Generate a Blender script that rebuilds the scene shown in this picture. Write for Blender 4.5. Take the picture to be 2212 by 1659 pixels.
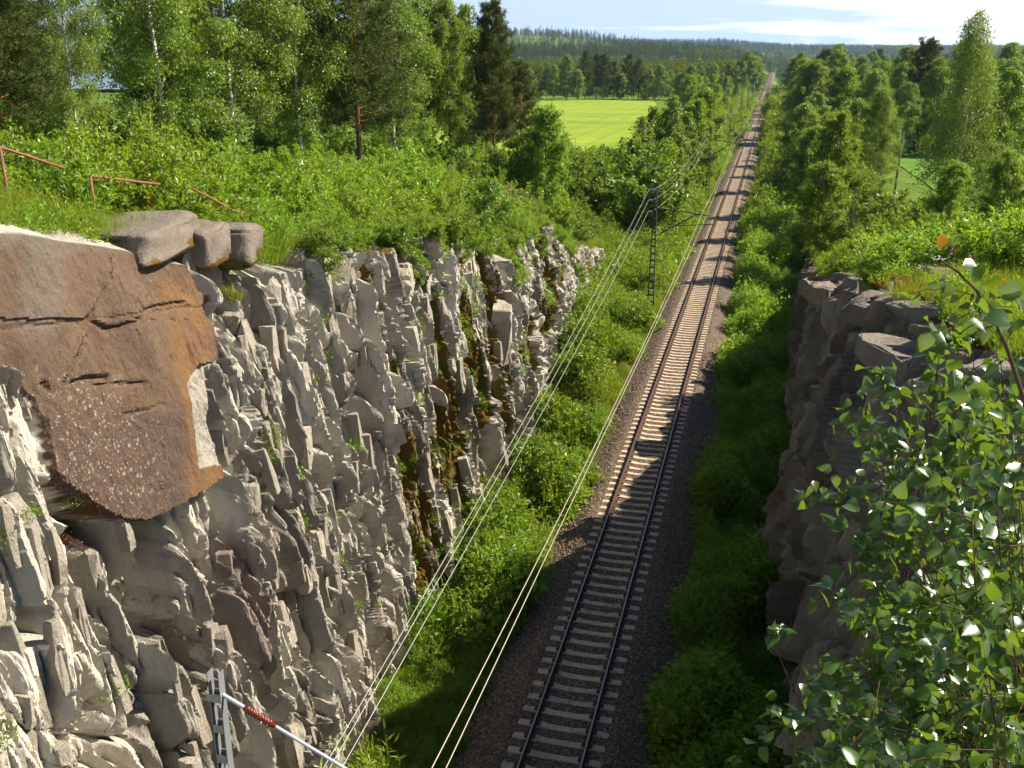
import bpy, bmesh, math, random
import numpy as np
from mathutils import Vector, Matrix, noise as mnoise

for o in list(bpy.data.objects):
    bpy.data.objects.remove(o)
SC = bpy.context.scene
COL = SC.collection
R = math.radians

# ------------------------------------------------------------------ camera
CAMX, CAMZ = 4.3, 18.0
FPX, CX, CY, VH, VPX = 2154.0, 1106.0, 829.5, 84.0, 1682.0     # photo measured on a 2212 x 1659 grid
PITCH = math.atan((CY - VH) / FPX)
YAW = math.atan((VPX - CX) / (FPX / math.cos(PITCH)))
cam_d = bpy.data.cameras.new('camera')
cam = bpy.data.objects.new('camera', cam_d); COL.objects.link(cam)
cam.location = (CAMX, 0, CAMZ)
cam.rotation_euler = (math.pi / 2 - PITCH, 0, YAW)
cam_d.sensor_width = 36.0
cam_d.lens = 36.0 * FPX / 2212.0
cam_d.clip_start = 0.05
cam_d.clip_end = 20000
SC.camera = cam

# ------------------------------------------------------------------ world and sun
SUN_EL, SUN_FWD = R(42), R(24)          # sun stands right of the track, slightly ahead
sx, sy, sz = math.cos(SUN_EL) * math.cos(SUN_FWD), math.cos(SUN_EL) * math.sin(SUN_FWD), math.sin(SUN_EL)
W = bpy.data.worlds.new('World'); SC.world = W; W.use_nodes = True
nt = W.node_tree; nt.nodes.clear()
def wn(t, **k):
    n = nt.nodes.new(t)
    for a, b in k.items(): setattr(n, a, b)
    return n
sky = wn('ShaderNodeTexSky', sky_type='NISHITA', sun_disc=False)
sky.sun_elevation = SUN_EL
sky.sun_rotation = math.atan2(sx, sy)
sky.air_density = 1.0; sky.dust_density = 0.2; sky.ozone_density = 1.0
bg = wn('ShaderNodeBackground'); out = wn('ShaderNodeOutputWorld')
bg.inputs['Strength'].default_value = 0.05
tc = wn('ShaderNodeTexCoord'); sep = wn('ShaderNodeSeparateXYZ')
nt.links.new(tc.outputs['Generated'], sep.inputs[0])
def wmath(op, a, b=None):
    n = wn('ShaderNodeMath', operation=op)
    for i, v in enumerate((a, b)):
        if v is None: continue
        if isinstance(v, (int, float)): n.inputs[i].default_value = v
        else: nt.links.new(v, n.inputs[i])
    return n.outputs[0]
zz = wmath('ADD', wmath('MAXIMUM', sep.outputs['Z'], 0.0), 0.055)
px, py = wmath('DIVIDE', sep.outputs['X'], zz), wmath('DIVIDE', sep.outputs['Y'], zz)
cmb = wn('ShaderNodeCombineXYZ'); nt.links.new(px, cmb.inputs[0]); nt.links.new(py, cmb.inputs[1])
cmb.inputs[2].default_value = 2.3
cn = wn('ShaderNodeTexNoise'); cn.inputs['Scale'].default_value = 0.42; cn.inputs['Detail'].default_value = 7; cn.inputs['Roughness'].default_value = 0.55
nt.links.new(cmb.outputs[0], cn.inputs['Vector'])
# the bank of white cloud lies over the sun's side of the sky
bank = wmath('SUBTRACT', wmath('MULTIPLY', sep.outputs['X'], 1.0), wmath('MULTIPLY', sep.outputs['Z'], 3.2))
dens = wmath('ADD', cn.outputs['Fac'], bank)
cr = wn('ShaderNodeValToRGB'); cr.color_ramp.elements[0].position = 0.40; cr.color_ramp.elements[1].position = 0.60
nt.links.new(dens, cr.inputs[0])
mixc = wn('ShaderNodeMix', data_type='RGBA')
nt.links.new(wmath('MULTIPLY', cr.outputs[0], 0.92), mixc.inputs['Factor'])
pale = wn('ShaderNodeMix', data_type='RGBA'); pale.inputs['Factor'].default_value = 0.7      # thin high veil over the whole sky
nt.links.new(sky.outputs[0], pale.inputs['A']); pale.inputs['B'].default_value = (5.7, 8.1, 12.2, 1)
nt.links.new(wmath('MULTIPLY', wmath('POWER', 2.718, wmath('MULTIPLY', wmath('MAXIMUM', sep.outputs['Z'], 0.0), -14.0)), 0.85), pale.inputs['Factor'])
nt.links.new(pale.outputs['Result'], mixc.inputs['A'])
mixc.inputs['B'].default_value = (13.0, 13.0, 13.0, 1)
nt.links.new(mixc.outputs['Result'], bg.inputs['Color'])
nt.links.new(bg.outputs[0], out.inputs['Surface'])

sd = bpy.data.lights.new('sun', 'SUN'); sd.energy = 5.0; sd.angle = R(0.5); sd.color = (1.0, 0.91, 0.74)
so = bpy.data.objects.new('sun', sd); COL.objects.link(so)
so.rotation_euler = Vector((sx, sy, sz)).to_track_quat('Z', 'Y').to_euler()
so.location = (60, 20, 60)

SC.view_settings.view_transform = 'Standard'
SC.view_settings.look = 'None'
SC.view_settings.exposure = 1.2
SC.view_settings.gamma = 1.0
SC.view_settings.use_curve_mapping = False
SC.render.engine = 'CYCLES'
SC.cycles.max_bounces = 5
SC.cycles.diffuse_bounces = 1
SC.cycles.glossy_bounces = 1
SC.cycles.transmission_bounces = 3
SC.cycles.transparent_max_bounces = 4
SC.cycles.volume_bounces = 0
SC.cycles.use_adaptive_sampling = True
SC.cycles.adaptive_threshold = 0.03
SC.cycles.use_denoising = True
SC.cycles.sample_clamp_indirect = 4

# ------------------------------------------------------------------ measuring helpers
C0 = np.array([CAMX, 0, CAMZ])
fwv = np.array([-math.sin(YAW), math.cos(YAW), 0.]); rtv = np.array([math.cos(YAW), math.sin(YAW), 0.]); upv = np.array([0, 0, 1.])
FV = fwv * math.cos(PITCH) - upv * math.sin(PITCH); UV = fwv * math.sin(PITCH) + upv * math.cos(PITCH)
def ray(u, v): return FV * FPX + rtv * (u - CX) + UV * (CY - v)
def atx(u, v, x): d = ray(u, v); return C0 + d * ((x - C0[0]) / d[0])
def atz(u, v, z): d = ray(u, v); return C0 + d * ((z - C0[2]) / d[2])
def aty(u, v, y): d = ray(u, v); return C0 + d * ((y - C0[1]) / d[1])
def atd(u, v, D): d = ray(u, v); return C0 + d * (D / np.linalg.norm(d))
def ath(u, v, D):
    d = ray(u, v); return C0 + d * (D / np.linalg.norm(d[:2]))
def proj(P):
    d = P - C0; w = d @ FV
    return CX + FPX * (d @ rtv) / w, CY - FPX * (d @ UV) / w

def h2(ix, iz, k):
    v = np.sin(ix * 127.1 + iz * 311.7 + k * 74.7) * 43758.5453
    return v - np.floor(v)
def vnoise(x, y, k=0.):
    ix, iy = np.floor(x), np.floor(y); fx, fy = x - ix, y - iy
    fx = fx * fx * (3 - 2 * fx); fy = fy * fy * (3 - 2 * fy)
    a = h2(ix, iy, k); b = h2(ix + 1, iy, k); c = h2(ix, iy + 1, k); d = h2(ix + 1, iy + 1, k)
    return (a + (b - a) * fx) * (1 - fy) + (c + (d - c) * fx) * fy
def fbm(x, y, k=0., o=4):
    s = 0; a = .5
    for i in range(o):
        s = s + a * vnoise(x, y, k + i * 3.1); x = x * 2.03; y = y * 2.03; a *= .5
    return s / (1 - .5 ** o)
def vor(s, z, ws, wz, k, jit=.9):
    gx, gz = s / ws, z / wz
    cx_, cz_ = np.floor(gx), np.floor(gz)
    f1 = np.full(s.shape, 9.); f2 = np.full(s.shape, 9.)
    bi = np.zeros(s.shape); bj = np.zeros(s.shape); bx = np.zeros(s.shape); bz = np.zeros(s.shape)
    for i in (-1, 0, 1):
        for j in (-1, 0, 1):
            a, b = cx_ + i, cz_ + j
            dx = gx - (a + .5 + (h2(a, b, k) - .5) * jit); dz = gz - (b + .5 + (h2(a, b, k + 9.3) - .5) * jit)
            d = dx * dx + dz * dz
            m = d < f1
            f2 = np.where(m, f1, np.minimum(f2, d)); f1 = np.where(m, d, f1)
            bi = np.where(m, a, bi); bj = np.where(m, b, bj); bx = np.where(m, dx, bx); bz = np.where(m, dz, bz)
    return bi, bj, bx * ws, bz * wz, np.sqrt(f2) - np.sqrt(f1)
def sstep(a, b, x):
    t = np.clip((x - a) / (b - a), 0, 1); return t * t * (3 - 2 * t)
def inpoly(u, v, poly):
    m = np.zeros(u.shape, bool); n = len(poly)
    for i in range(n):
        x0, y0 = poly[i]; x1, y1 = poly[(i + 1) % n]
        if y0 == y1: continue
        c = ((y0 > v) != (y1 > v)) & (u < (x1 - x0) * (v - y0) / (y1 - y0) + x0)
        m ^= c
    return m
def tab(y, pts):
    return np.interp(y, [p[0] for p in pts], [p[1] for p in pts])

# ------------------------------------------------------------------ mesh helpers
def mesh_np(name, V, F, attrs=None, smooth=False, mats=(), mat_idx=None):
    me = bpy.data.meshes.new(name)
    V = np.asarray(V, np.float32); F = np.asarray(F, np.int32)
    k = F.shape[1]
    me.vertices.add(len(V)); me.vertices.foreach_set('co', V.ravel())
    me.loops.add(F.size); me.loops.foreach_set('vertex_index', F.ravel())
    me.polygons.add(len(F)); me.polygons.foreach_set('loop_start', np.arange(0, F.size, k, dtype=np.int32))
    if smooth: me.polygons.foreach_set('use_smooth', np.ones(len(F), bool))
    else: me.polygons.foreach_set('use_smooth', np.zeros(len(F), bool))
    if mat_idx is not None: me.polygons.foreach_set('material_index', np.asarray(mat_idx, np.int32))
    for n, a in (attrs or {}).items():
        at = me.attributes.new(n, 'FLOAT', 'POINT'); at.data.foreach_set('value', np.asarray(a, np.float32))
    for m in mats: me.materials.append(m)
    me.update(calc_edges=True)
    return me
def grid_faces(nr, nc):
    i = np.arange(nr - 1)[:, None] * nc + np.arange(nc - 1)[None, :]
    return np.stack([i, i + 1, i + nc + 1, i + nc], -1).reshape(-1, 4)
def obj(name, me, parent=None, mat=None, loc=None, rot=None, scale=None):
    o = bpy.data.objects.new(name, me); COL.objects.link(o)
    if parent is not None: o.parent = parent
    if mat is not None and not me.materials: me.materials.append(mat)
    if loc is not None: o.location = loc
    if rot is not None: o.rotation_euler = rot
    if scale is not None: o.scale = scale
    return o
def tag(o, label=None, cat=None, group=None, kind=None):
    if label: o['label'] = label
    if cat: o['category'] = cat
    if group: o['group'] = group
    if kind: o['kind'] = kind
    return o
def empty(name, loc=(0, 0, 0), rz=0., sc=1.):
    o = bpy.data.objects.new(name, None); COL.objects.link(o)
    o.location = [float(c) for c in loc]; o.rotation_euler = (0, 0, rz)
    o.scale = (sc, sc, sc) if not hasattr(sc, '__len__') else sc
    o.empty_display_size = .2
    return o
class MB:
    """collects shapes into one bmesh"""
    def __init__(s): s.bm = bmesh.new()
    def box(s, c, d, M=None):
        r = bmesh.ops.create_cube(s.bm, size=1)
        for v in r['verts']:
            v.co = Vector((v.co.x * d[0], v.co.y * d[1], v.co.z * d[2])) + Vector(c)
            if M is not None: v.co = M @ v.co
        return s
    def tube(s, pts, rad, n=8, caps=True):
        pts = [Vector(p) for p in pts]; rings = []
        if not hasattr(rad, '__len__'): rad = [rad] * len(pts)
        for i, p in enumerate(pts):
            t = (pts[min(i + 1, len(pts) - 1)] - pts[max(i - 1, 0)]).normalized()
            a = t.cross(Vector((0, 0, 1)) if abs(t.z) < .95 else Vector((1, 0, 0))).normalized(); b = t.cross(a)
            rings.append([s.bm.verts.new(p + (a * math.cos(2 * math.pi * j / n) + b * math.sin(2 * math.pi * j / n)) * rad[i]) for j in range(n)])
        for r0, r1 in zip(rings, rings[1:]):
            for j in range(n): s.bm.faces.new((r0[j], r0[(j + 1) % n], r1[(j + 1) % n], r1[j]))
        if caps:
            s.bm.faces.new(rings[0][::-1]); s.bm.faces.new(rings[-1])
        return s
    def bar(s, a, b, w, h):
        a, b = Vector(a), Vector(b); t = (b - a); L = t.length; t.normalize()
        x = t.cross(Vector((0, 0, 1)) if abs(t.z) < .95 else Vector((0, 1, 0))).normalized(); y = t.cross(x)
        M = Matrix((x, y, t)).transposed().to_4x4(); M.translation = (a + b) / 2
        return s.box((0, 0, 0), (w, h, L), M)
    def build(s, name, mat, parent=None, smooth=False, bevel=0, loc=None):
        if bevel: bmesh.ops.bevel(s.bm, geom=s.bm.edges[:], offset=bevel, segments=1, affect='EDGES')
        bmesh.ops.recalc_face_normals(s.bm, faces=s.bm.faces[:])
        me = bpy.data.meshes.new(name); s.bm.to_mesh(me); s.bm.free()
        if smooth:
            for p in me.polygons: p.use_smooth = True
        return obj(name, me, parent, mat, loc)

# ------------------------------------------------------------------ materials
class NM:
    def __init__(s, name):
        s.m = bpy.data.materials.new(name); s.m.use_nodes = True; s.t = s.m.node_tree; s.t.nodes.clear()
        s.out = s.n('ShaderNodeOutputMaterial')
    def n(s, t, **k):
        x = s.t.nodes.new(t)
        for a, b in k.items(): setattr(x, a, b)
        return x
    def put(s, sock, v):
        if v is None: return
        if isinstance(v, (int, float)): sock.default_value = v
        elif isinstance(v, tuple): sock.default_value = v if len(v) == 4 or sock.type == 'VECTOR' else (*v, 1)
        else: s.t.links.new(v, sock)
    def math(s, op, a, b=None, clamp=False):
        x = s.n('ShaderNodeMath', operation=op, use_clamp=clamp); s.put(x.inputs[0], a); s.put(x.inputs[1], b); return x.outputs[0]
    def mix(s, f, a, b, mode='MIX'):
        x = s.n('ShaderNodeMix', data_type='RGBA', blend_type=mode); s.put(x.inputs['Factor'], f); s.put(x.inputs['A'], a); s.put(x.inputs['B'], b); return x.outputs['Result']
    def noise(s, scale, detail=4, rough=.55, vec=None, dist=0):
        x = s.n('ShaderNodeTexNoise'); x.inputs['Scale'].default_value = scale; x.inputs['Detail'].default_value = detail
        x.inputs['Roughness'].default_value = rough; x.inputs['Distortion'].default_value = dist
        if vec is not None: s.put(x.inputs['Vector'], vec)
        return x.outputs['Fac']
    def voro(s, scale, vec=None, feature='F1', out='Distance'):
        x = s.n('ShaderNodeTexVoronoi', feature=feature); x.inputs['Scale'].default_value = scale
        if vec is not None: s.put(x.inputs['Vector'], vec)
        return x.outputs[out]
    def ramp(s, f, a, b, ca=(0, 0, 0), cb=(1, 1, 1)):
        x = s.n('ShaderNodeValToRGB'); e = x.color_ramp.elements
        e[0].position = a; e[1].position = b; e[0].color = (*ca, 1); e[1].color = (*cb, 1); s.put(x.inputs[0], f); return x.outputs[0]
    def obj_co(s, scale=(1, 1, 1)):
        t = s.n('ShaderNodeTexCoord'); m = s.n('ShaderNodeMapping'); m.inputs['Scale'].default_value = scale
        s.t.links.new(t.outputs['Object'], m.inputs['Vector']); return m.outputs[0]
    def geo_co(s, scale=(1, 1, 1)):
        t = s.n('ShaderNodeNewGeometry'); m = s.n('ShaderNodeMapping'); m.inputs['Scale'].default_value = scale
        s.t.links.new(t.outputs['Position'], m.inputs['Vector']); return m.outputs[0]
    def attr(s, name):
        return s.n('ShaderNodeAttribute', attribute_name=name).outputs['Fac']
    def rnd(s): return s.n('ShaderNodeObjectInfo').outputs['Random']
    def bump(s, h, st=.5, dist=.02, normal=None):
        x = s.n('ShaderNodeBump'); x.inputs['Strength'].default_value = st; x.inputs['Distance'].default_value = dist; s.put(x.inputs['Height'], h)
        if normal is not None: s.put(x.inputs['Normal'], normal)
        return x.outputs[0]
    def bsdf(s, col, rough=.8, spec=.3, metal=0., normal=None):
        p = s.n('ShaderNodeBsdfPrincipled'); s.put(p.inputs['Base Color'], col); s.put(p.inputs['Roughness'], rough)
        s.put(p.inputs['Specular IOR Level'], spec); s.put(p.inputs['Metallic'], metal)
        if normal is not None: s.put(p.inputs['Normal'], normal)
        return p.outputs[0]
    def end(s, sh):
        s.t.links.new(sh, s.out.inputs['Surface']); return s.m

def leaf_mat(name, dark, light, trans=.35, rough=.42, spec=.45, tcol=None, var=.35, hv=.035):
    m = NM(name)
    t = m.attr('tint'); r = m.rnd()
    c = m.mix(t, dark, light)
    hs = m.n('ShaderNodeHueSaturation'); m.put(hs.inputs['Color'], c)
    m.put(hs.inputs['Hue'], m.math('ADD', m.math('MULTIPLY', r, hv), .5 - hv / 2))
    m.put(hs.inputs['Value'], m.math('ADD', m.math('MULTIPLY', r, var), 1 - var / 2)); c = hs.outputs[0]
    p = m.bsdf(c, rough, spec)
    tr = m.n('ShaderNodeBsdfTranslucent'); m.put(tr.inputs[0], m.mix(.7, c, tcol or (light[0] * 1.9, light[1] * 1.7, light[2] * .6), 'MIX'))
    ms = m.n('ShaderNodeMixShader'); ms.inputs[0].default_value = trans
    m.t.links.new(p, ms.inputs[1]); m.t.links.new(tr.outputs[0], ms.inputs[2])
    return m.end(ms.outputs[0])
M_BIRCH = leaf_mat('birch_leaf', (.07, .135, .014), (.20, .30, .03), .34, spec=.6)
M_ASPEN = leaf_mat('aspen_leaf', (.075, .145, .015), (.21, .315, .03), .42)
M_WILLOW = leaf_mat('willow_leaf', (.085, .165, .012), (.25, .375, .033), .45, spec=.6, hv=.06, var=.45)
M_HERB = leaf_mat('herb_leaf', (.07, .15, .012), (.215, .355, .028), .45, hv=.07, var=.55)
M_PINE = leaf_mat('pine_needle', (.038, .06, .014), (.10, .125, .022), .15, .55, .25)
M_SPRUCE = leaf_mat('spruce_needle', (.022, .042, .014), (.06, .09, .02), .12, .55, .2)
M_GRASS = leaf_mat('grass_blade', (.11, .17, .016), (.26, .34, .038), .35, .5, .3)
M_DRY = leaf_mat('dry_plant', (.16, .05, .015), (.33, .16, .03), .25, .6, .2)
M_NEAR = leaf_mat('near_leaf', (.028, .068, .012), (.06, .12, .016), .34, .30, .9, (.26, .38, .015), .3)
M_FAR = leaf_mat('far_leaf', (.055, .09, .015), (.155, .20, .026), .3, .6, .2)

def bark(name, a, b, bands=False, up=None):
    m = NM(name); co = m.obj_co((1, 1, 1))
    n1 = m.noise(6, 5, .6, m.obj_co((1, 1, .35)))
    c = m.mix(m.ramp(n1, .38, .62), a, b)
    if bands:
        k = m.noise(3.2, 3, .7, m.obj_co((.6, .6, 3.5)))
        c = m.mix(m.ramp(k, .56, .62), c, (.03, .028, .025))
        n2 = m.n('ShaderNodeSeparateXYZ'); m.t.links.new(m.obj_co(), n2.inputs[0])
        c = m.mix(m.ramp(m.math('ADD', m.math('MULTIPLY', n2.outputs[2], .4), m.noise(2, 3)), .5, .95), (.05, .045, .04), c)
    if up:
        n2 = m.n('ShaderNodeSeparateXYZ'); m.t.links.new(m.obj_co(), n2.inputs[0])
        c = m.mix(m.ramp(m.math('MULTIPLY', n2.outputs[2], .1), .25, .5), c, up)
    return m.end(m.bsdf(c, .85, .2, 0, m.bump(n1, .6, .03)))
M_BBARK = bark('birch_bark', (.52, .49, .44), (.70, .67, .62), True)
M_PBARK = bark('pine_bark', (.09, .055, .04), (.16, .10, .07), False, (.36, .15, .06))
M_GBARK = bark('grey_bark', (.07, .055, .045), (.13, .105, .085))
M_TWIG = bark('twig_bark', (.06, .032, .02), (.11, .06, .035))

def rock_mat(name, base1, base2, slab=False):
    m = NM(name)
    g = m.geo_co(); gv = m.geo_co((1, 1, .22))
    n1 = m.noise(.55, 5, .6, gv); n2 = m.noise(2.6, 6, .65, gv); n3 = m.noise(15, 5, .7, g)
    tone = m.attr('tone')
    c = m.mix(m.ramp(n2, .3, .72), base1, base2)
    c = m.mix(m.math('MULTIPLY', m.ramp(n1, .52, .66), .6), c, (.23, .165, .125))           # brown weathering
    c = m.mix(m.math('MULTIPLY', m.ramp(m.noise(.9, 4, .6, m.geo_co((1, 1.3, .3)), 1.), .6, .7), .55), c, (.27, .19, .17))   # pinkish streaks
    c = m.mix(.62, c, m.ramp(tone, .12, .85, tuple(k * .40 for k in base1), tuple(k * 1.25 for k in base2)))
    c = m.mix(m.math('MULTIPLY', m.ramp(m.noise(.33, 5, .65, m.geo_co((1, 1, .45)), .6),   .54, .64), .55), c, m.mix(n2, (.085, .06, .052), (.24, .165, .14)))      # purple brown staining
    c = m.mix(m.math('MULTIPLY', m.ramp(m.noise(1.7, 6, .75, m.geo_co((1, 1, .13))), .62, .70), .6), c, (.07, .055, .045))      # dark seep streaks
    c = m.mix(m.math('MULTIPLY', m.ramp(n3, .42, .75), .28), c, (.10, .085, .07), 'MIX')
    if slab:
        st = m.noise(1.3, 5, .65, m.geo_co((1, 2.2, .12)), .4)
        s1 = m.mix(m.ramp(m.noise(.8, 5, .65, m.geo_co((1, 1, .4))), .35, .68), (.070, .046, .032), (.155, .10, .064))
        s1 = m.mix(m.math('MULTIPLY', m.attr('rusty'), m.ramp(m.noise(1.6, 4, .6, g), .2, .6)), s1, (.18, .095, .034))
        s1 = m.mix(m.math('MULTIPLY', m.ramp(st, .56, .66), .6), s1, (.10, .036, .026))
        s1 = m.mix(m.math('MULTIPLY', m.ramp(m.noise(2, 4, .6, m.geo_co((1, 2.5, .15)), .2), .58, .68), .5), s1, (.12, .085, .07))
        s1 = m.mix(m.math('MULTIPLY', m.ramp(n3, .4, .7), .3), s1, (.15, .09, .06))
        s1 = m.mix(m.math('MULTIPLY', m.attr('greyed'), .85), s1, m.mix(n3, (.10, .08, .064), (.19, .158, .128)))
        s1 = m.mix(m.attr('purple'), s1, m.mix(m.ramp(n3, .35, .7), (.065, .041, .031), (.12, .078, .057)))
        spot = None
        for scl, th in ((11, .42), (21, .40)):
            vv = m.n('ShaderNodeTexVoronoi'); vv.inputs['Scale'].default_value = scl; m.put(vv.inputs['Vector'], g)
            sc_ = m.n('ShaderNodeSeparateColor'); m.t.links.new(vv.outputs['Color'], sc_.inputs[0])
            rad = m.math('MULTIPLY', m.math('POWER', sc_.outputs[0], 2.2), th)
            dd_ = m.math('SUBTRACT', m.math('ADD', vv.outputs['Distance'], m.math('MULTIPLY', m.math('SUBTRACT', m.noise(30, 3, .6, g), .5), .22)), rad)
            one = m.math('MULTIPLY', m.ramp(dd_, .0, .06, (1, 1, 1), (0, 0, 0)), m.ramp(m.math('ADD', m.attr('lichen'), m.math('MULTIPLY', m.noise(2.6, 4, .7, g), .8)), .62, .95))
            spot = one if spot is None else m.math('MAXIMUM', spot, one)
        s1 = m.mix(m.math('MULTIPLY', spot, .6), s1, (.36, .31, .25))
        c = m.mix(m.attr('slab'), c, s1)
    moss = m.attr('moss')
    mc = m.mix(m.noise(5, 4, .6, g), (.075, .048, .008), (.20, .115, .012))
    mc = m.mix(m.ramp(m.noise(1.1, 3, .5, g), .5, .6), mc, (.09, .095, .012))
    c = m.mix(m.ramp(m.math('ADD', moss, m.math('MULTIPLY', m.math('SUBTRACT', m.noise(7, 4, .6, g), .5), .7)), .45, .6), c, mc)
    b1 = m.bump(m.noise(5.5, 6, .7, m.geo_co((1, 1, .4))), .8, .14)
    b2 = m.bump(m.noise(24, 5, .65, g), .6, .04, b1)
    return m.end(m.bsdf(c, .82, .25, 0, b2))
M_ROCK = rock_mat('cliff_rock', (.33, .305, .26), (.58, .54, .465), True)
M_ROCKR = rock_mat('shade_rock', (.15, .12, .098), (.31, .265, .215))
M_BLOCK = rock_mat('block_rock', (.27, .235, .19), (.40, .36, .30))

def ground_mat():
    m = NM('earth_and_grass'); g = m.geo_co()
    c = m.mix(m.ramp(m.noise(.35, 5, .6, g), .35, .65), (.07, .13, .014), (.13, .21, .022))
    c = m.mix(m.ramp(m.noise(2.2, 5, .6, g), .55, .7), c, (.10, .085, .03))
    return m.end(m.bsdf(c, .95, .1, 0, m.bump(m.noise(6, 5, .7, g), .8, .15)))
M_GROUND = ground_mat()
def field_mat(name, a, b, c3):
    m = NM(name); g = m.geo_co()
    c = m.mix(m.ramp(m.noise(.022, 6, .65, m.geo_co((.6, 1.3, 1)), 1.5), .36, .64), (a[0] * .8, a[1] * .88, a[2]), b)
    c = m.mix(m.math('MULTIPLY', m.ramp(m.noise(.12, 6, .7, m.geo_co((.5, 1.2, 1)), 1.), .45, .7), .5), c, c3)
    wv = m.n('ShaderNodeTexWave'); wv.inputs['Scale'].default_value = .055; wv.inputs['Distortion'].default_value = 1.2; wv.inputs['Detail'].default_value = 2; wv.inputs['Detail Scale'].default_value = .2; m.put(wv.inputs['Vector'], m.geo_co((1, .25, 1)))
    c = m.mix(m.math('MULTIPLY', m.ramp(wv.outputs['Fac'], .93, .99), .45), c, (a[0] * .6, a[1] * .65, a[2]))
    c = m.mix(m.math('MULTIPLY', m.ramp(m.noise(1.2, 5, .7, g), .4, .7), .4), c, (a[0] * .7, a[1] * .75, a[2]))
    return m.end(m.bsdf(c, .9, .1, 0, m.bump(m.noise(1.5, 4, .7, g), .6, .3)))
M_FIELD = field_mat('barley_field', (.185, .262, .02), (.25, .32, .03), (.31, .37, .06))
M_MEADOW = field_mat('meadow', (.085, .18, .02), (.125, .23, .028), (.15, .25, .04))
def ballast_mat(name, k=1.):
    m = NM(name); g = m.geo_co()
    v = m.n('ShaderNodeTexVoronoi'); v.inputs['Scale'].default_value = 16; m.put(v.inputs['Vector'], g)
    sp = m.n('ShaderNodeSeparateColor'); m.t.links.new(v.outputs['Color'], sp.inputs[0])
    c = m.mix(sp.outputs[0], (.07 * k, .05 * k, .037 * k), (.19 * k, .148 * k, .115 * k))
    c = m.mix(m.math('MULTIPLY', m.ramp(m.noise(.4, 4, .6, m.geo_co((2.5, .3, 1))), .45, .7), .5), c, (.11 * k, .075 * k, .055 * k))
    return m.end(m.bsdf(c, .9, .2, 0, m.bump(v.outputs['Distance'], 1., .06)))
M_BALLAST = ballast_mat('ballast_bed')
def stone_mat():
    m = NM('ballast_stone'); r = m.rnd()
    c = m.mix(r, (.10, .064, .043), (.40, .29, .20))
    return m.end(m.bsdf(m.mix(m.math('MULTIPLY', m.noise(20, 3), .4), c, (.14, .085, .06)), .85, .25))
M_STONE = stone_mat()
def simple(name, c, rough=.6, metal=0., spec=.4, nscale=8, amt=.25, c2=None):
    m = NM(name); n = m.noise(nscale, 5, .6, m.obj_co())
    d = c2 or tuple(x * .6 for x in c)
    col = m.mix(m.math('MULTIPLY', m.ramp(n, .35, .7), amt * 2 if not c2 else 1.), c, d)
    return m.end(m.bsdf(col, rough, spec, metal, m.bump(n, .15, .01)))
def conc_mat():
    m = NM('sleeper_concrete'); g = m.geo_co(); r = m.rnd()
    c = m.mix(m.ramp(m.noise(5, 6, .65, g), .3, .72), (.40, .31, .225), (.60, .47, .345))
    c = m.mix(m.math('MULTIPLY', r, .4), c, (.36, .29, .225))
    c = m.mix(m.math('MULTIPLY', m.ramp(m.noise(2.3, 5, .7, g), .52, .66), .65), c, (.17, .105, .065))
    return m.end(m.bsdf(c, .9, .2, 0, m.bump(m.noise(18, 5, .7, g), .4, .02)))
M_CONC = conc_mat()
M_RUSTRAIL = simple('rail_rust', (.11, .045, .022), .9, 0, .08, 9, .3)
M_RAILTOP = simple('rail_polished', (.30, .27, .25), .34, .9, .5, 3, .1)
M_CLIP = simple('clip_steel', (.06, .04, .03), .7, .3)
M_GALV = simple('galvanised_steel', (.34, .36, .40), .5, .55, .5, 5, .2)
M_MAST = simple('mast_steel', (.09, .10, .095), .65, .3, .4, 5, .2)
M_PALE = simple('pale_tube', (.46, .49, .57), .4, .3, .5, 4, .1)
M_WIRE = simple('aluminium_wire', (.40, .39, .35), .45, .3, .5, 4, .1)
M_CWIRE = simple('copper_wire', (.42, .38, .30), .5, .3, .5, 4, .1)
M_INS = simple('brown_porcelain', (.13, .022, .009), .25, 0, .6, 4, .1)
M_DARKINS = simple('dark_porcelain', (.04, .025, .02), .3, 0, .5, 4, .1)
M_PIPE = simple('rusty_pipe', (.24, .10, .055), .75, .1, .3, 10, .3, (.16, .07, .05))
M_WOOD = simple('weathered_wood', (.12, .095, .075), .9, 0, .2, 4, .3)
M_PINK = simple('fireweed_petal', (.62, .10, .38), .6, 0, .2)
M_WHITE = simple('white_petal', (.75, .75, .68), .6, 0, .2)
def water_mat():
    m = NM('lake_water'); return m.end(m.bsdf((.03, .05, .07), .12, .5, 0, m.bump(m.noise(.3, 3, .6, m.geo_co()), .1, .2)))
M_WATER = water_mat()

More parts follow.
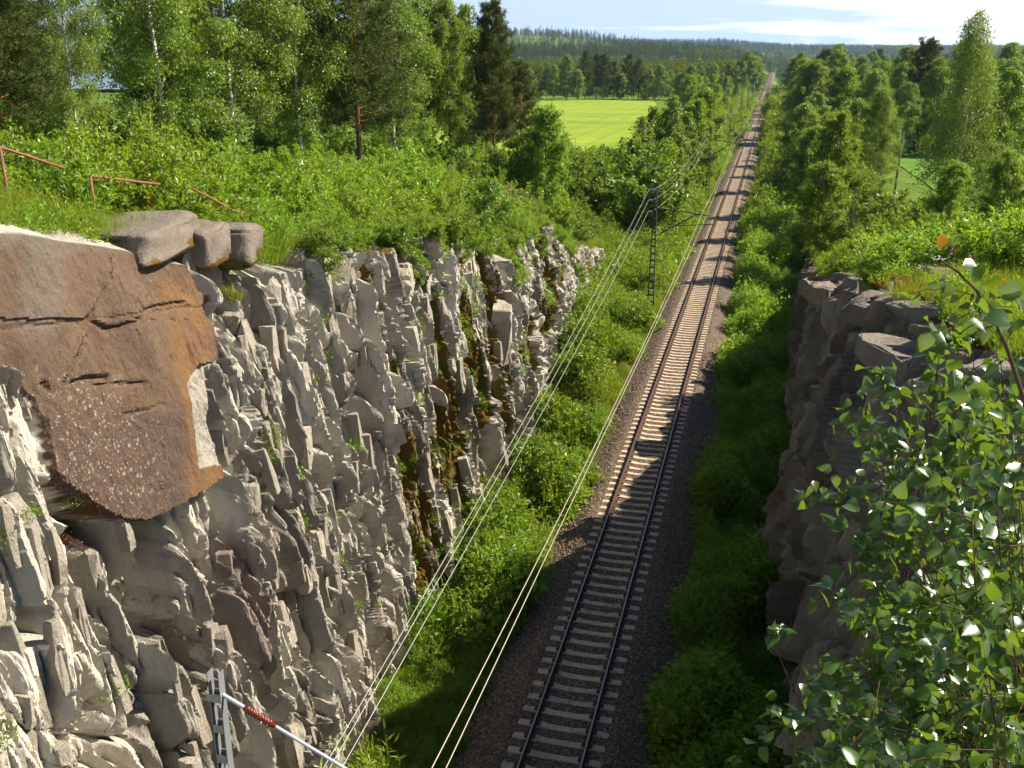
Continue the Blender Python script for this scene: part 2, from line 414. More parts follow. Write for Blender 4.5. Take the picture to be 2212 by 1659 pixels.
# ------------------------------------------------------------------ the lie of the land
def zt(y):                                    # rail top level along the line
    y = np.asarray(y, float)
    q = np.maximum(0, y - 45)
    return -0.0160 * (np.sqrt(q * q + 400) - 20) * np.where(y < 1300, 1, 1)
EDGE_L = [(0, 16.2), (10, 15.7), (14, 14.9), (18, 13.7), (22, 12.7), (27, 11.9), (33, 10.9), (38, 10.0), (44, 9.3), (52, 8.2), (58, 7.0), (66, 5.0), (75, 2.6), (88, .2), (110, -1.9), (140, -2.4), (200, -3.4), (300, -5.0), (430, -6.8), (800, -12.6), (1300, -20.5)]
PLAT_L = [(0, 16.6), (10, 16.0), (20, 14.6), (40, 11.8), (60, 9.4), (80, 6.8), (100, 4.4), (130, 1.2), (170, -1.8), (300, -4.2), (430, -6.4), (800, -12), (1300, -20)]
EDGE_R = [(0, 14.5), (12, 13.6), (20, 12.6), (28, 11.4), (36, 9.6), (45, 7.6), (55, 5.6), (62, 4.2), (72, 2.2), (90, .2), (110, -1.6), (140, -2.4), (200, -3.4), (300, -5.0), (430, -6.8), (800, -12.6), (1300, -20.5)]
PLAT_R = [(0, 15), (12, 14.2), (22, 12.8), (32, 10.8), (45, 8.6), (60, 6.0), (80, 3.2), (100, 1.0), (130, -.6), (200, -3), (300, -4.6), (430, -6.5), (800, -12), (1300, -20)]
XB_L = [(0, -5.5), (12, -5.6), (20, -5.65), (30, -5.55), (40, -5.4), (44, -5.4), (49, -6.2), (57, -7.1), (70, -8.2), (85, -8.8), (110, -8.5), (300, -8.5), (1300, -10)]
XB_R = [(0, 5.8), (15, 5.75), (24, 5.8), (30, 6.0), (40, 6.4), (55, 6.8), (70, 7.2), (90, 7.6), (300, 8), (1300, 9)]
def xbl(y): return tab(y, XB_L)
def xbr(y): return tab(y, XB_R)
def floor_z(y): return zt(y) - 1.0
def xtl(y): return xbl(y) - .135 * np.maximum(tab(y, EDGE_L) - floor_z(y), 0)
def xtr(y): return xbr(y) + .13 * np.maximum(tab(y, EDGE_R) - floor_z(y), 0)
RIDGES = []   # (centre distance, width, table u -> top height)
def far_add(x, y):
    D = np.hypot(x - CAMX, y); ang = np.degrees(np.arctan2(x - CAMX, np.maximum(y, 1e-3)))
    z = np.zeros_like(D)
    for D0, Wd, t in RIDGES:
        z = z + np.interp(ang, [p[0] for p in t], [p[1] for p in t]) * np.exp(-((D - D0) / Wd) ** 2)
    return z
def u_ang(u): return math.degrees(math.atan((u - CX) / (FPX / math.cos(PITCH))) - YAW)
def ridge(D0, Wd, tops, trees):
    # tops: (u, v) of the skyline on that ridge; ground top there = ray height - tree height - base level
    t = []
    for u, v in tops:
        z = CAMZ + (VH - v) / FPX * D0 * math.cos(PITCH) * 1.05 - trees
        t.append((u_ang(u), z + 20))
    RIDGES.append((D0, Wd, sorted(t)))
ridge(2300, 420, [(-1500, 60), (0, 62), (500, 62), (1000, 64), (1180, 66), (1260, 72), (1340, 82), (1450, 93), (1560, 108), (1640, 120), (1800, 135), (2400, 130)], 13)
ridge(1250, 260, [(-1500, 100), (900, 100), (1200, 96), (1350, 94), (1500, 97), (1580, 103), (1640, 114), (1690, 150), (1800, 126), (2400, 118)], 12)
ridge(3500, 500, [(-1500, 90), (1300, 92), (1500, 92), (1560, 91), (1600, 95), (1660, 100), (1720, 104), (1900, 106), (2400, 104)], 10)
def ground_z(x, y):
    x = np.asarray(x, float); y = np.asarray(y, float)
    fz = floor_z(np.minimum(y, 1300))
    el, pl, er, pr_ = tab(y, EDGE_L), tab(y, PLAT_L), tab(y, EDGE_R), tab(y, PLAT_R)
    L = el + (pl - el) * sstep(0, 13, xtl(y) - x) + .5 * (fbm(x * .15, y * .15, 3.) - .5) * sstep(0, 5, xtl(y) - x)
    Rr = er + (pr_ - er) * sstep(0, 9, x - xtr(y)) + .5 * (fbm(x * .15, y * .15, 5.) - .5) * sstep(0, 5, x - xtr(y))
    z = np.where(x < xtl(y) - .55, np.maximum(L, fz), np.where(x > xtr(y) + .55, np.maximum(Rr, fz), fz + .25 * (fbm(x * .5, y * .5, 8.) - .5)))
    far = sstep(700, 1000, np.hypot(x, y))
    return z * (1 - far) + (-20 + far_add(x, y)) * far if np.any(far > 0) else z

# ground sheet
ys = np.concatenate([np.arange(-12, 120, .75), np.geomspace(120, 7500, 150)])
rows = []
for y in ys:
    a, b, c, d = float(xtl(y)), float(xbl(y)), float(xbr(y)), float(xtr(y))
    w = max(1., y / 60)
    xs = np.concatenate([-np.geomspace(5200, 14, 70), np.linspace(-13, a - 2.8, 8), [a - 2.4, a - 2.2], np.linspace(b - .5, c + .5, 18), [d + 2.6, d + 2.8], np.linspace(d + 3.2, 14, 6), np.geomspace(15, 5200, 70)])
    rows.append(np.stack([xs, np.full(xs.shape, y)], -1))
G = np.array(rows); gx, gy = G[..., 0], G[..., 1]
gz = ground_z(gx, gy)
ia = 70 + 8
fl = floor_z(np.minimum(gy, 1300)) - .1
m_ = (gy < 95)
for q in (1, 2, 19, 20): gz[:, ia + q] = np.where(m_[:, ia + q], fl[:, ia + q], gz[:, ia + q])
ground = obj('ground', mesh_np('ground', np.stack([gx, gy, gz], -1).reshape(-1, 3), grid_faces(*gx.shape), smooth=True), None, M_GROUND)
tag(ground, kind='structure')

def sheet(name, x0, x1, y0, y1, nx, ny, dz, mat, inset=None):
    X, Y = np.meshgrid(np.linspace(x0, x1, nx), np.linspace(y0, y1, ny))
    if inset is not None: X = inset(X, Y)
    o = obj(name, mesh_np(name, np.stack([X, Y, ground_z(X, Y) + dz], -1).reshape(-1, 3), grid_faces(*X.shape), smooth=True), None, mat)
    return tag(o, kind='structure')
def field_inset(X, Y):
    t = (X - X.min()) / (X.max() - X.min())
    right = np.interp(Y, [150, 200, 260, 330, 430], [-24, -24, -24, -30, -44]); left = np.interp(Y, [150, 430], [-52, -132])
    return left + (right - left) * t
sheet('barley_field', -230, -24, 150, 425, 60, 60, .35, M_FIELD, field_inset)
sheet('meadow', 26, 120, 105, 205, 40, 30, .12, M_MEADOW)
wp = ath(165, 130, 900)
lake = obj('lake', mesh_np('lake', [(-1500, 440, -5), (-290, 440, -5), (-420, 1050, -5), (-1700, 1050, -5)], [(0, 1, 2, 3)]), None, M_WATER)
tag(lake, kind='structure')

# ------------------------------------------------------------------ the cliffs
def px_poly(P): return P
SLAB = [(-60, 480), (60, 497), (200, 508), (330, 512), (385, 540), (432, 640), (455, 770), (437, 795), (440, 900), (455, 960), (470, 1030), (386, 1085), (300, 1132), (205, 1110), (130, 1060), (92, 1020), (85, 930), (60, 870), (20, 805), (-60, 770)]
GREYCUT = [(385, 830), (410, 790), (470, 775), (470, 1000), (410, 1010), (398, 930)]
HOLE1 = [(296, 1128), (400, 1080), (412, 1200), (432, 1370), (385, 1445), (345, 1330), (322, 1240)]
HOLE2 = [(20, 1310), (85, 1300), (95, 1370), (40, 1400)]
HOLE3 = [(580, 1490), (640, 1490), (640, 1600), (600, 1620)]
RECESS = [(60, 1020), (200, 1112), (268, 1128), (250, 1180), (90, 1120)]

s_ = [7.5]
while s_[-1] < 95: s_.append(s_[-1] +   .00145 * math.hypot(s_[-1], 11) * (1 if s_[-1] < 45 else 1.35))
s_ = np.array(s_); NT = 380; NC = 26
t_ = np.linspace(0, 1, NT)
S, T = np.meshgrid(s_, t_)
zb, ztop = floor_z(S) - .6, np.maximum(tab(S, EDGE_L), floor_z(S) + .3)
ztop = ztop + (1.2 + 1.6 * sstep(24, 32, S)) * (fbm(S * .4, S * 0 + .5, 21., 4) - .55) * sstep(16, 22, S) 
Hh = ztop - zb
Zw = zb + Hh * T
Xw = xbl(S) - .135 * Hh * (T ** 1.7)
u_, v_ = proj(np.stack([Xw, S, Zw], -1))
# strata lean down-track as they fall
w1 = fbm(S * .5, Zw * .22, 1.) - .5; w2 = fbm(S * 1.6, Zw * .7, 2.) - .5; w3 = fbm(S * 5., Zw * 2.2, 6., 3) - .5
A = S + (.02 + .09 * sstep(18, 34, S)) * Zw + 1.0 * w1 + .27 * w2 + .05 * w3
B = Zw + 1.6 * (fbm(S * .7, Zw * .4, 4.) - .5) + .8 * (fbm(S * 2.5, Zw * .8, 5.) - .5)
def cells(ws, wz, k, off, ts, tz):
    i, j, dx, dz, e = vor(A, B, ws, wz, k)
    r = [h2(i, j, k + 1.7 * n) for n in range(5)]
    return (r[0] - .5) * off + (r[1] - .5) * ts * dx + (r[2] - .5) * tz * dz, r, e
near = 1 - sstep(20, 30, S)
d0, r0, e0 = cells(1.6, 6.5, 11., .80, .42, .14)
fine = sstep(15, 25, S)
A0_, B0_ = A, B
d1a, r1a, e1a = cells(.66, 3.0, 23., .50, 1.0, .14); d1b, r1b, e1b = cells(.36, 3.4, 24., .44, 1.0, .12)
mixf = fine > .35 + .5 * (vnoise(S * .6, Zw * .4, 3.) - .5)
d1 = np.where(mixf, d1b, d1a); e1 = np.where(mixf, e1b, e1a); r1 = [np.where(mixf, b, a) for a, b in zip(r1a, r1b)]
d2, r2, e2 = cells(.15, 1.6, 37., .24, 1.3, .16)
d3, r3, e3 = cells(.08, .55, 53., .09, .9, .3)
amp = .45 + 1.15 * sstep(.32, .68, fbm(S * .22, Zw * .13, 88., 3))
disp = d0 + d1 * (.5 + .5 * amp)
disp -= .30 * np.exp(-e1 / .05) * (r1[3] > .35) + .95 * (r1[4] > .80) * sstep(.0, .12, e1) + .45 * (r2[4] > .85)
crev = np.exp(-(np.abs(fbm(A * 1.15, Zw * .10, 17., 3) - .5) / .032) ** 2) * sstep(.30, .45, fbm(S * .5, Zw * .3, 18., 3))
crev2 = np.exp(-(np.abs(fbm(A * 3.1, Zw * .33, 19., 2) - .5) / .042) ** 2) * sstep(.34, .5, fbm(S * .9, Zw * .5, 20., 3))
disp -= 1.25 * crev + .75 * crev2 * (.4 + .6 * amp)
def blur(a):
    p = np.pad(a, ((0, 0), (1, 1)), 'edge'); return (p[:, :-2] + 2 * p[:, 1:-1] + p[:, 2:]) / 4
disp = blur(disp) + (.35 + .65 * amp) * (d2 * (1.1 - .35 * near) + d3 * (1 - .2 * near) - .42 * np.exp(-e2 / .11) * (r2[3] > .35) * (1 - .5 * near)) - .45 * np.exp(-e1 / .07) * (r1[3] > .15)
disp += .07 * (fbm(S * 3, Zw * 1.2, 7.) - .5) + .05 * (fbm(S * 9, Zw * 4.5, 9., 3) - .5)
disp *= (.8 + .2 * near) * sstep(0, .03, T) * (1 - .5 * sstep(55, 75, S))
# ledges high on the far half of the wall
disp += .9 * (fbm(S * .12, Zw * .33, 31.) - .5) * sstep(24, 34, S)
disp0 = disp.copy()
mS = inpoly(u_ + 14 * (fbm(u_ * .03, v_ * .03, 2.) - .5), v_ + 14 * (fbm(u_ * .03, v_ * .03, 6.) - .5), SLAB)
mG = inpoly(u_, v_, GREYCUT)
crack = np.zeros_like(S)
def line_d(pts, w):
    d = np.full(S.shape, 1e9)
    uu = u_ + 10 * (fbm(u_ * .05, v_ * .05, 3.) - .5); vv = v_ + 10 * (fbm(u_ * .05, v_ * .05, 5.) - .5)
    for (a, b), (c, e) in zip(pts, pts[1:]):
        L2 = (c - a) ** 2 + (e - b) ** 2; t = np.clip(((uu - a) * (c - a) + (vv - b) * (e - b)) / L2, 0, 1)
        d = np.minimum(d, np.hypot(uu - a - t * (c - a), vv - b - t * (e - b)))
    return np.exp(-(d / w) ** 2)
for pts, w, dep in [([(236, 500), (215, 620), (180, 690)], 4, .12), ([(-40, 712), (180, 695), (330, 672), (440, 660)], 3.5, .08),
                    ([(180, 690), (215, 712), (245, 708), (290, 690)], 6, .30), ([(305, 670), (340, 660), (395, 655)], 3.5, .22), ([(185, 700), (150, 770), (110, 850)], 4, .18),
                    ([(140, 830), (175, 820), (215, 815)], 6, .32), ([(185, 832), (290, 828)], 3, .18), ([(250, 900), (330, 875)], 4, .1), ([(85, 830), (95, 840)], 7, .25)]:
    crack = np.maximum(crack, line_d(pts, w) * dep)
step = .20 * sstep(-8, 8, (u_ - (182 - (v_ - 690) * .5))) * (v_ > 690) + .10 * (v_ < 690) * (u_ < 225)
flat = .10 + .20 * (fbm(S * .8, Zw * .5, 12.) - .5) + .06 * (fbm(S * 5, Zw * 3, 14.) - .5) + .03 * (fbm(S * 14, Zw * 9, 16., 2) - .5) + step * .6 - crack * .45
flat = np.where(mG, flat - .10 + .22 * (fbm(S * 3.5, Zw * 3, 15.) - .5), flat)
disp = np.where(mS, flat, disp)
for P, dep in ((HOLE1, 1.5), (HOLE2, .9), (HOLE3, .9)):
    disp = np.where(inpoly(u_ + 10 * w2, v_ + 16 * w2, P), disp * .4 - dep, disp)
disp = np.where(inpoly(u_, v_, RECESS) & ~mS, disp - .35, disp)
nx_, nz_ = .985, .17
mask = np.abs(disp - disp0) > 1e-6
lift = inpoly(u_, v_, [(-60, 760), (20, 790), (60, 860), (85, 930), (92, 1020), (60, 1060), (-60, 1000)]) & ~mS
disp = np.where(lift, np.maximum(disp, -.12 + .5 * (d1 + d2)), disp)
bl = blur(blur(disp)); q_ = np.pad(bl, ((3, 3), (0, 0)), 'edge'); bl = sum(q_[q:q + NT] for q in range(7)) / 7; ed = blur(blur(mask.astype(float))); disp = np.where((ed > .02) & (ed < .98), bl, disp)
gr = np.zeros_like(disp); gr[:, 1:] = np.abs(np.diff(disp, axis=1))
for q in range(2): gr = np.maximum(gr, np.maximum(np.roll(gr, 1, 1), np.roll(gr, -1, 1)))
p_ = np.pad(disp, ((4, 4), (0, 0)), 'edge'); bt = sum(p_[q:q + NT] for q in range(9)) / 9
wv = sstep(.16, .40, gr) * (.12 + .78 * near); disp = disp * (1 - wv) + bt * wv
X = Xw + disp * nx_; Z = Zw + disp * nz_ * .6
Y = S.copy()
# cap rows over the brink
cap = np.linspace(0, 1, NC)[1:]
Sc, Tc = np.meshgrid(s_, cap)
bi, bj, bdx, bdz, be = vor(Sc + .4 * (fbm(Sc, Tc * 3, 2.) - .5), Tc * 2.6, .9, .9, 71.)
Xc = Xw[-1][None, :] + disp[-1][None, :] * (1 - Tc) - 2.8 * Tc
Zc = Z[-1][None, :] + .55 * np.sin(Tc * 1.9) * (h2(bi, bj, 3.) - .25) * sstep(0, .2, Tc) * (1 - .7 * near[:1]) + .10 * (fbm(Sc * 3, Tc * 8, 4.) - .5) - .9 * sstep(.55, 1, Tc)
Zc = Zc + near[:1] * .45 * np.sin(np.clip(Tc, 0, 1) * 2.2)
XX = np.concatenate([X, Xc]); YY = np.concatenate([Y, Sc]); ZZ = np.concatenate([Z, Zc])
tone = np.where(mG, .30, 0) + ~mG * np.clip(.5 + (r1[2] - .5) * .7 + (r0[3] - .5) * .5 + (r2[3] - .5) * .5, 0, 1)
low = sstep(.15, -.45, disp)
moss = np.clip(1.15 * sstep(.45, .60, fbm(S * .55 + .12 * Zw, Zw * .24, 61., 3)) * sstep(23, 34, S) + .35 * sstep(.52, .7, fbm(S * .6, Zw * .3, 63., 3)) * (1 - mS), 0, 1) * (.45 + .75 * low)
moss = np.maximum(moss, .9 * inpoly(u_, v_, [(375, 505), (440, 505), (545, 505), (540, 545), (440, 560), (390, 560)]) * (1 - mS))
moss = np.maximum(moss, line_d([(545, 780), (585, 930), (560, 1060)], 10) * .5)
lich = .85 * np.exp(-(((u_ - 190 - (v_ - 950) * .25) / 140) ** 2 + ((v_ - 970) / 180) ** 2)) + .42 * np.exp(-(((u_ - 330) / 130) ** 2 + ((v_ - 640) / 120) ** 2)) * .9
purple = np.clip(1.1 * sstep(880, 960, v_ + .15 * u_ + 60 * w2) * sstep(395, 350, u_ + .0 * v_ - (v_ - 900) * .08 + 26 * w2), 0, 1)
rusty = np.clip(sstep(70, 15, np.abs(u_ - (395 + (v_ - 850) * .09 + 30 * w1))) * sstep(560, 640, v_) + .45 * sstep(.5, .7, fbm(S * .9, Zw * .5, 77., 3)) * sstep(250, 300, u_), 0, 1)
greyed = np.clip(sstep(560, 515, v_ + 30 * w2) + .75 * sstep(70, 25, np.abs(u_ - 85 + .1 * (v_ - 600) + 60 * w1)) * sstep(760, 700, v_) + mG * 1., 0, 1)
pad = lambda a, v: np.concatenate([a, np.full(Sc.shape, v) if np.isscalar(v) else v])
mossc = .9 * sstep(.5, .66, fbm(Sc * .5, Tc * 2, 66., 3)) * sstep(17, 22, Sc)
tonec = np.clip(h2(bi, bj, 5.) * .6 + .2, 0, 1)
slabf = mS.astype(float) * (1 - mG * 1.)
V = np.stack([XX, YY, ZZ], -1).reshape(-1, 3)
F = grid_faces(*XX.shape)
fm = pad(mS.astype(float), 0).reshape(-1)[F].mean(1) > .5
AT = dict(tone=pad(tone, tonec), moss=pad(moss, mossc), slab=pad(slabf, 0), lichen=pad(lich, 0), purple=pad(purple, 0), greyed=pad(greyed, 1.), rusty=pad(rusty, 0))
def split_mesh(name, sel):
    f = F[sel]; used, inv = np.unique(f, return_inverse=True)
    return mesh_np(name, V[used], inv.reshape(f.shape), {k: a.reshape(-1)[used] for k, a in AT.items()})
cliff_l = empty('cliff', (-7, 30, 0)); tag(cliff_l, 'sunlit fractured grey rock cutting left of the railway track', kind='structure')
def under(o, root):
    o.parent = root; o.matrix_parent_inverse = Matrix.LocRotScale(root.location, root.rotation_euler, root.scale).inverted(); return o
under(obj('rock_face', split_mesh('rock_face', ~fm), None, M_ROCK), cliff_l)
under(obj('rock_slab', split_mesh('rock_slab', fm), None, M_ROCK), cliff_l)
CL = dict(X=XX, Y=YY, Z=ZZ)

# right-hand cliff, in shade
s2 = [1.5]
while s2[-1] < 85: s2.append(s2[-1] + max(.04, .0036 * s2[-1]))
s2 = np.array(s2); S2, T2 = np.meshgrid(s2, np.linspace(0, 1, 230))
zb2, zp2 = floor_z(S2) - .6, np.maximum(tab(S2, EDGE_R) + 1.2 * (fbm(S2 * .3, S2 * 0 + 2., 41., 3) - .5), floor_z(S2) + .2)
H2 = zp2 - zb2; Z2 = zb2 + H2 * T2
X2 = xbr(S2) + .13 * H2 * T2 ** 1.5
A = S2 + .10 * Z2 + .7 * (fbm(S2 * .5, Z2 * .25, 44.) - .5) + .12 * (fbm(S2 * 2, Z2 * .8, 45.) - .5); B = Z2 + .7 * (fbm(S2 * .8, Z2 * .5, 46.) - .5) - .2 * A
e0, ra, ea = cells(2.6, 5.5, 81., 1.5, .7, .25)
e1_, rb, eb = cells(.9, 2.4, 83., .55, .9, .4)
e2_, rc, ec = cells(.3, 1.1, 85., .26, 1.1, .5)
dd = e0 + e1_ + e2_ + .08 * (fbm(S2 * 6, Z2 * 2.6, 47.) - .5) - .45 * np.exp(-eb / .07)
dd *= sstep(0, .04, T2) * (1 - .4 * sstep(50, 75, S2))
c2 = np.linspace(0, 1, 22)[1:]; S2c, T2c = np.meshgrid(s2, c2)
bi2, bj2, _, _, be2 = vor(S2c + .5 * (fbm(S2c, T2c * 3, 2.) - .5), T2c * 3., 1.3, 1.1, 91.)
X2c = (X2 - dd)[-1][None, :] * (1 - T2c) + T2c * (X2[-1][None, :] + 3.2)
Z2c = Z2[-1][None, :] + .8 * (h2(bi2, bj2, 3.) - .45) * sstep(0, .12, T2c) - .8 * sstep(.6, 1, T2c) + .1 * (fbm(S2c * 3, T2c * 8, 4.) - .5)
XR = np.concatenate([X2 - dd, X2c]); YR = np.concatenate([S2, S2c]); ZR = np.concatenate([Z2, Z2c])
toneR = np.concatenate([np.clip(.5 + (rb[2] - .5) * .8 + (ra[3] - .5) * .5, 0, 1), h2(bi2, bj2, 6.) * .7 + .3])
mossR = np.concatenate([.5 * sstep(.55, .75, fbm(S2 * .5, Z2 * .3, 67., 3)), .8 * sstep(.5, .66, fbm(S2c * .6, T2c * 2, 68., 3))])
cliff_r = empty('cliff', (7, 30, 0)); tag(cliff_r, 'dark shaded rock cutting right of the railway track', kind='structure')
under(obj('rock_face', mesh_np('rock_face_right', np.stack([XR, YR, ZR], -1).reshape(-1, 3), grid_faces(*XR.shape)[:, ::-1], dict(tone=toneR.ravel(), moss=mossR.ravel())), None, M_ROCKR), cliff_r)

# separate blocks of rock that sit proud of the wall and on its brink
def block_mesh(seed, dims, cuts=7, rough=.03, mat=None):
    rg = random.Random(seed); bm = bmesh.new()
    bmesh.ops.create_cube(bm, size=1)
    for v in bm.verts: v.co = Vector((v.co.x * dims[0], v.co.y * dims[1], v.co.z * dims[2]))
    for _ in range(cuts):
        n = Vector((rg.gauss(0, 1) / dims[0], rg.gauss(0, 1) / dims[1], rg.gauss(0, 1) / dims[2])); n.normalize()
        sup = sum(abs(n[i]) * dims[i] / 2 for i in range(3))
        r = bmesh.ops.bisect_plane(bm, geom=bm.verts[:] + bm.edges[:] + bm.faces[:], plane_co=n * sup * rg.uniform(.55, .82), plane_no=n, clear_outer=True)
        ed = [e for e in r['geom_cut'] if isinstance(e, bmesh.types.BMEdge)]
        if len(ed) > 2:
            try: bmesh.ops.contextual_create(bm, geom=ed)
            except Exception: pass
    bmesh.ops.remove_doubles(bm, verts=bm.verts[:], dist=.01)
    bmesh.ops.bevel(bm, geom=bm.edges[:], offset=min(dims) * .05, segments=1, affect='EDGES')
    bmesh.ops.triangulate(bm, faces=bm.faces[:])
    bmesh.ops.subdivide_edges(bm, edges=[e for e in bm.edges if e.calc_length() > max(dims) * .22], cuts=1)
    bmesh.ops.triangulate(bm, faces=bm.faces[:])
    for v in bm.verts: v.co += Vector((rg.gauss(0, 1), rg.gauss(0, 1), rg.gauss(0, 1))) * rough * min(dims)
    me = bpy.data.meshes.new('rock_block'); bm.to_mesh(me); bm.free()
    for nme, val in (('tone', rg.uniform(.3, .9)), ('moss', rg.uniform(0, .35))):
        a = me.attributes.new(nme, 'FLOAT', 'POINT'); a.data.foreach_set('value', np.full(len(me.vertices), val, np.float32))
    me.materials.append(mat or M_BLOCK); return me
def boulder_mesh(seed, dims):
    bm = bmesh.new(); bmesh.ops.create_icosphere(bm, subdivisions=4, radius=1)
    for v in bm.verts:
        c = v.co; p = Vector((math.copysign(abs(c.x) ** .27, c.x), math.copysign(abs(c.y) ** .27, c.y), math.copysign(abs(c.z) ** .36, c.z)))
        n = mnoise.noise(p * 1.1 + Vector((seed, 0, 0))) * .12 + mnoise.noise(p * 3.2 + Vector((0, seed, 0))) * .045 + mnoise.noise(p * 8 + Vector((0, seed, 0))) * .015
        cr = abs(mnoise.noise(p * .9 + Vector((0, 0, seed)))); n -= .13 * math.exp(-(cr / .06) ** 2)
        p *= 1 + n; v.co = Vector((p.x * dims[0] / 2, p.y * dims[1] / 2, p.z * dims[2] / 2))
    me = bpy.data.meshes.new('boulder'); bm.to_mesh(me); bm.free()
    z = np.array([v.co.z for v in me.vertices]); x = np.array([v.co.x for v in me.vertices]); y = np.array([v.co.y for v in me.vertices])
    ms = .8 * sstep(.15, -.25, z / dims[2]) * sstep(.40, .52, fbm(y * 1.3 + seed, z * 2, 5., 3)) + .6 * sstep(.6, .7, fbm(x * 1.5, y * 1.5 + seed, 6., 3))
    for nme, val in (('tone', np.full(len(z), .38)), ('moss', ms)):
        a = me.attributes.new(nme, 'FLOAT', 'POINT'); a.data.foreach_set('value', np.asarray(val, np.float32))
    for p in me.polygons: p.use_smooth = True
    me.materials.append(M_ROCKR); return me
def cliff_hit(u, v):
    uu, vv = proj(np.stack([XX, YY, ZZ], -1)); k = np.argmin((uu - u) ** 2 + (vv - v) ** 2)
    return XX.ravel()[k], YY.ravel()[k], ZZ.ravel()[k]
BL = [  # u, v, (depth, along, height) metres, turn, tilt
    (318, 503, (1.8, 2.7, .75), .12, .02), (425, 515, (1.5, 1.4, .95), .1, .03), (500, 518, (1.5, 1.3, 1.0), .2, -.04), (470, 585, (.7, .9, .55), .3, .2), (575, 565, (.9, .8, 1.2), .3, .1),
    (585, 640, (.8, .55, 1.5), .2, .05), (556, 640, (.7, .5, 1.1), -.1, 0), (635, 560, (.8, .7, .9), .4, .1), (640, 610, (.6, .5, 1.1), .1, .08), (500, 690, (.6, .5, .55), .3, .1),
    (690, 590, (.8, .7, 1.5), .3, .25), (740, 600, (.8, .9, 2.2), .3, .3), (520, 830, (.5, .35, 1.7), .1, .03), (610, 760, (.5, .4, 1.9), .1, .1), (930, 560, (1.1, 1.7, 1.5), .2, .1), (870, 600, (.8, 1.0, 1.2), .3, .1),
    (1000, 580, (1., 1.3, 1.3), .1, .1), (1080, 560, (1.1, 1.5, 1.6), .2, .1), (940, 640, (.8, 1.2, 1.6), .2, .25), (1240, 560, (1.2, 1.8, 1.2), .2, 0), (1290, 590, (1.2, 1.8, 1.3), .2, 0), (1195, 470, (1.2, 1.8, 1.4), .2, 0),
    (1090, 700, (.8, 1.2, 2.6), .2, .2), (1150, 760, (.8, 1.3, 2.8), .1, .2), (1020, 700, (.7, 1., 1.8), .2, .2), (880, 720, (.6, .8, 1.8), .2, .25), (800, 690, (.6, .8, 2.0), .2, .25), (1190, 820, (.9, 1.2, 2.2), .2, .1)]
for i, (u, v, d, rz, tl) in enumerate(BL):
    p = cliff_hit(u, v) if i > 2 else atx(u, v, (-8.15, -7.95, -7.8)[i])
    under(obj('rock_block' if i > 2 else 'boulder', block_mesh(100 + i, d) if i > 2 else boulder_mesh(3 + i, d), None, None, (p[0] - d[0] * .12, p[1], p[2] - d[2] * .15), (tl, 0, rz)), cliff_l)
rg = random.Random(5)
proto = [block_mesh(300 + i, (.34, .30, 1.25), 6) for i in range(10)]
n = 0
for k in range(900):
    i = rg.randrange(20, NT - 8); j = rg.randrange(len(s_) * 70 // 100)
    if mS[i, j] or v_[i, j] > 1750 or u_[i, j] < -60 or inpoly(np.array([u_[i, j]]), np.array([v_[i, j]]), HOLE1)[0]: continue
    if disp[i, j] < -.15: continue
    sc = rg.uniform(.5, 1.15)
    o = obj('rock_block', proto[n % 10], None, None, (X[i, j] - .13 * sc, Y[i, j], Z[i, j]), (rg.uniform(-.05, .05) + .12 * float(sstep(18, 34, S[i, j])), rg.uniform(-.1, .12) - .12, rg.uniform(-.5, .5)), (sc, sc * rg.uniform(.6, 1.3), sc * rg.uniform(.5, 1.25)))
    under(o, cliff_l); n += 1
    if n >= 190: break
for i, (x, y, z, d) in enumerate([(7.6, 27.5, 11.4, (1.6, 2.2, .8)), (8.2, 24, 12.3, (1.5, 1.6, .5)), (9.2, 29.5, 11.8, (1.6, 1.5, .9)), (7.2, 21.5, 11.9, (1.1, 1.8, .6)), (7.6, 18.5, 12.2, (1.2, 1.9, .5)), (7.4, 47, 7.2, (1.3, 1.8, .9)), (7.3, 58, 4.8, (1.2, 2.0, .9))]):
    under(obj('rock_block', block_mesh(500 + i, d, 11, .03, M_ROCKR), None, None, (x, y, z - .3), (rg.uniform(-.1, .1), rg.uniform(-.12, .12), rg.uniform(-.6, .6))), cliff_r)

# ------------------------------------------------------------------ railway
by = np.concatenate([np.arange(6, 130, .5), np.geomspace(130, 1300, 90)])
bx = np.array([-3.05, -2.6, -2.0, -1.62, -1.45, -1., -.4, 0, .4, 1., 1.45, 1.62, 2.1, 2.7, 3.25])
bz = np.array([-.98, -.78, -.44, -.23, -.205, -.215, -.225, -.23, -.225, -.215, -.205, -.23, -.46, -.80, -1.02])
BX, BY = np.meshgrid(bx, by); BZ = bz[None, :] + zt(BY) + .05 * (fbm(BX * 1.5, BY * .8, 4.) - .5) * (np.abs(BX) > 1.4)
BX = BX + .35 * (fbm(BX * .3, BY * .25, 9.) - .5) * (np.abs(BX) > 2.4)
tag(obj('ballast_bed', mesh_np('ballast_bed', np.stack([BX, BY, BZ], -1).reshape(-1, 3), grid_faces(*BX.shape), smooth=True), None, M_BALLAST), kind='structure')

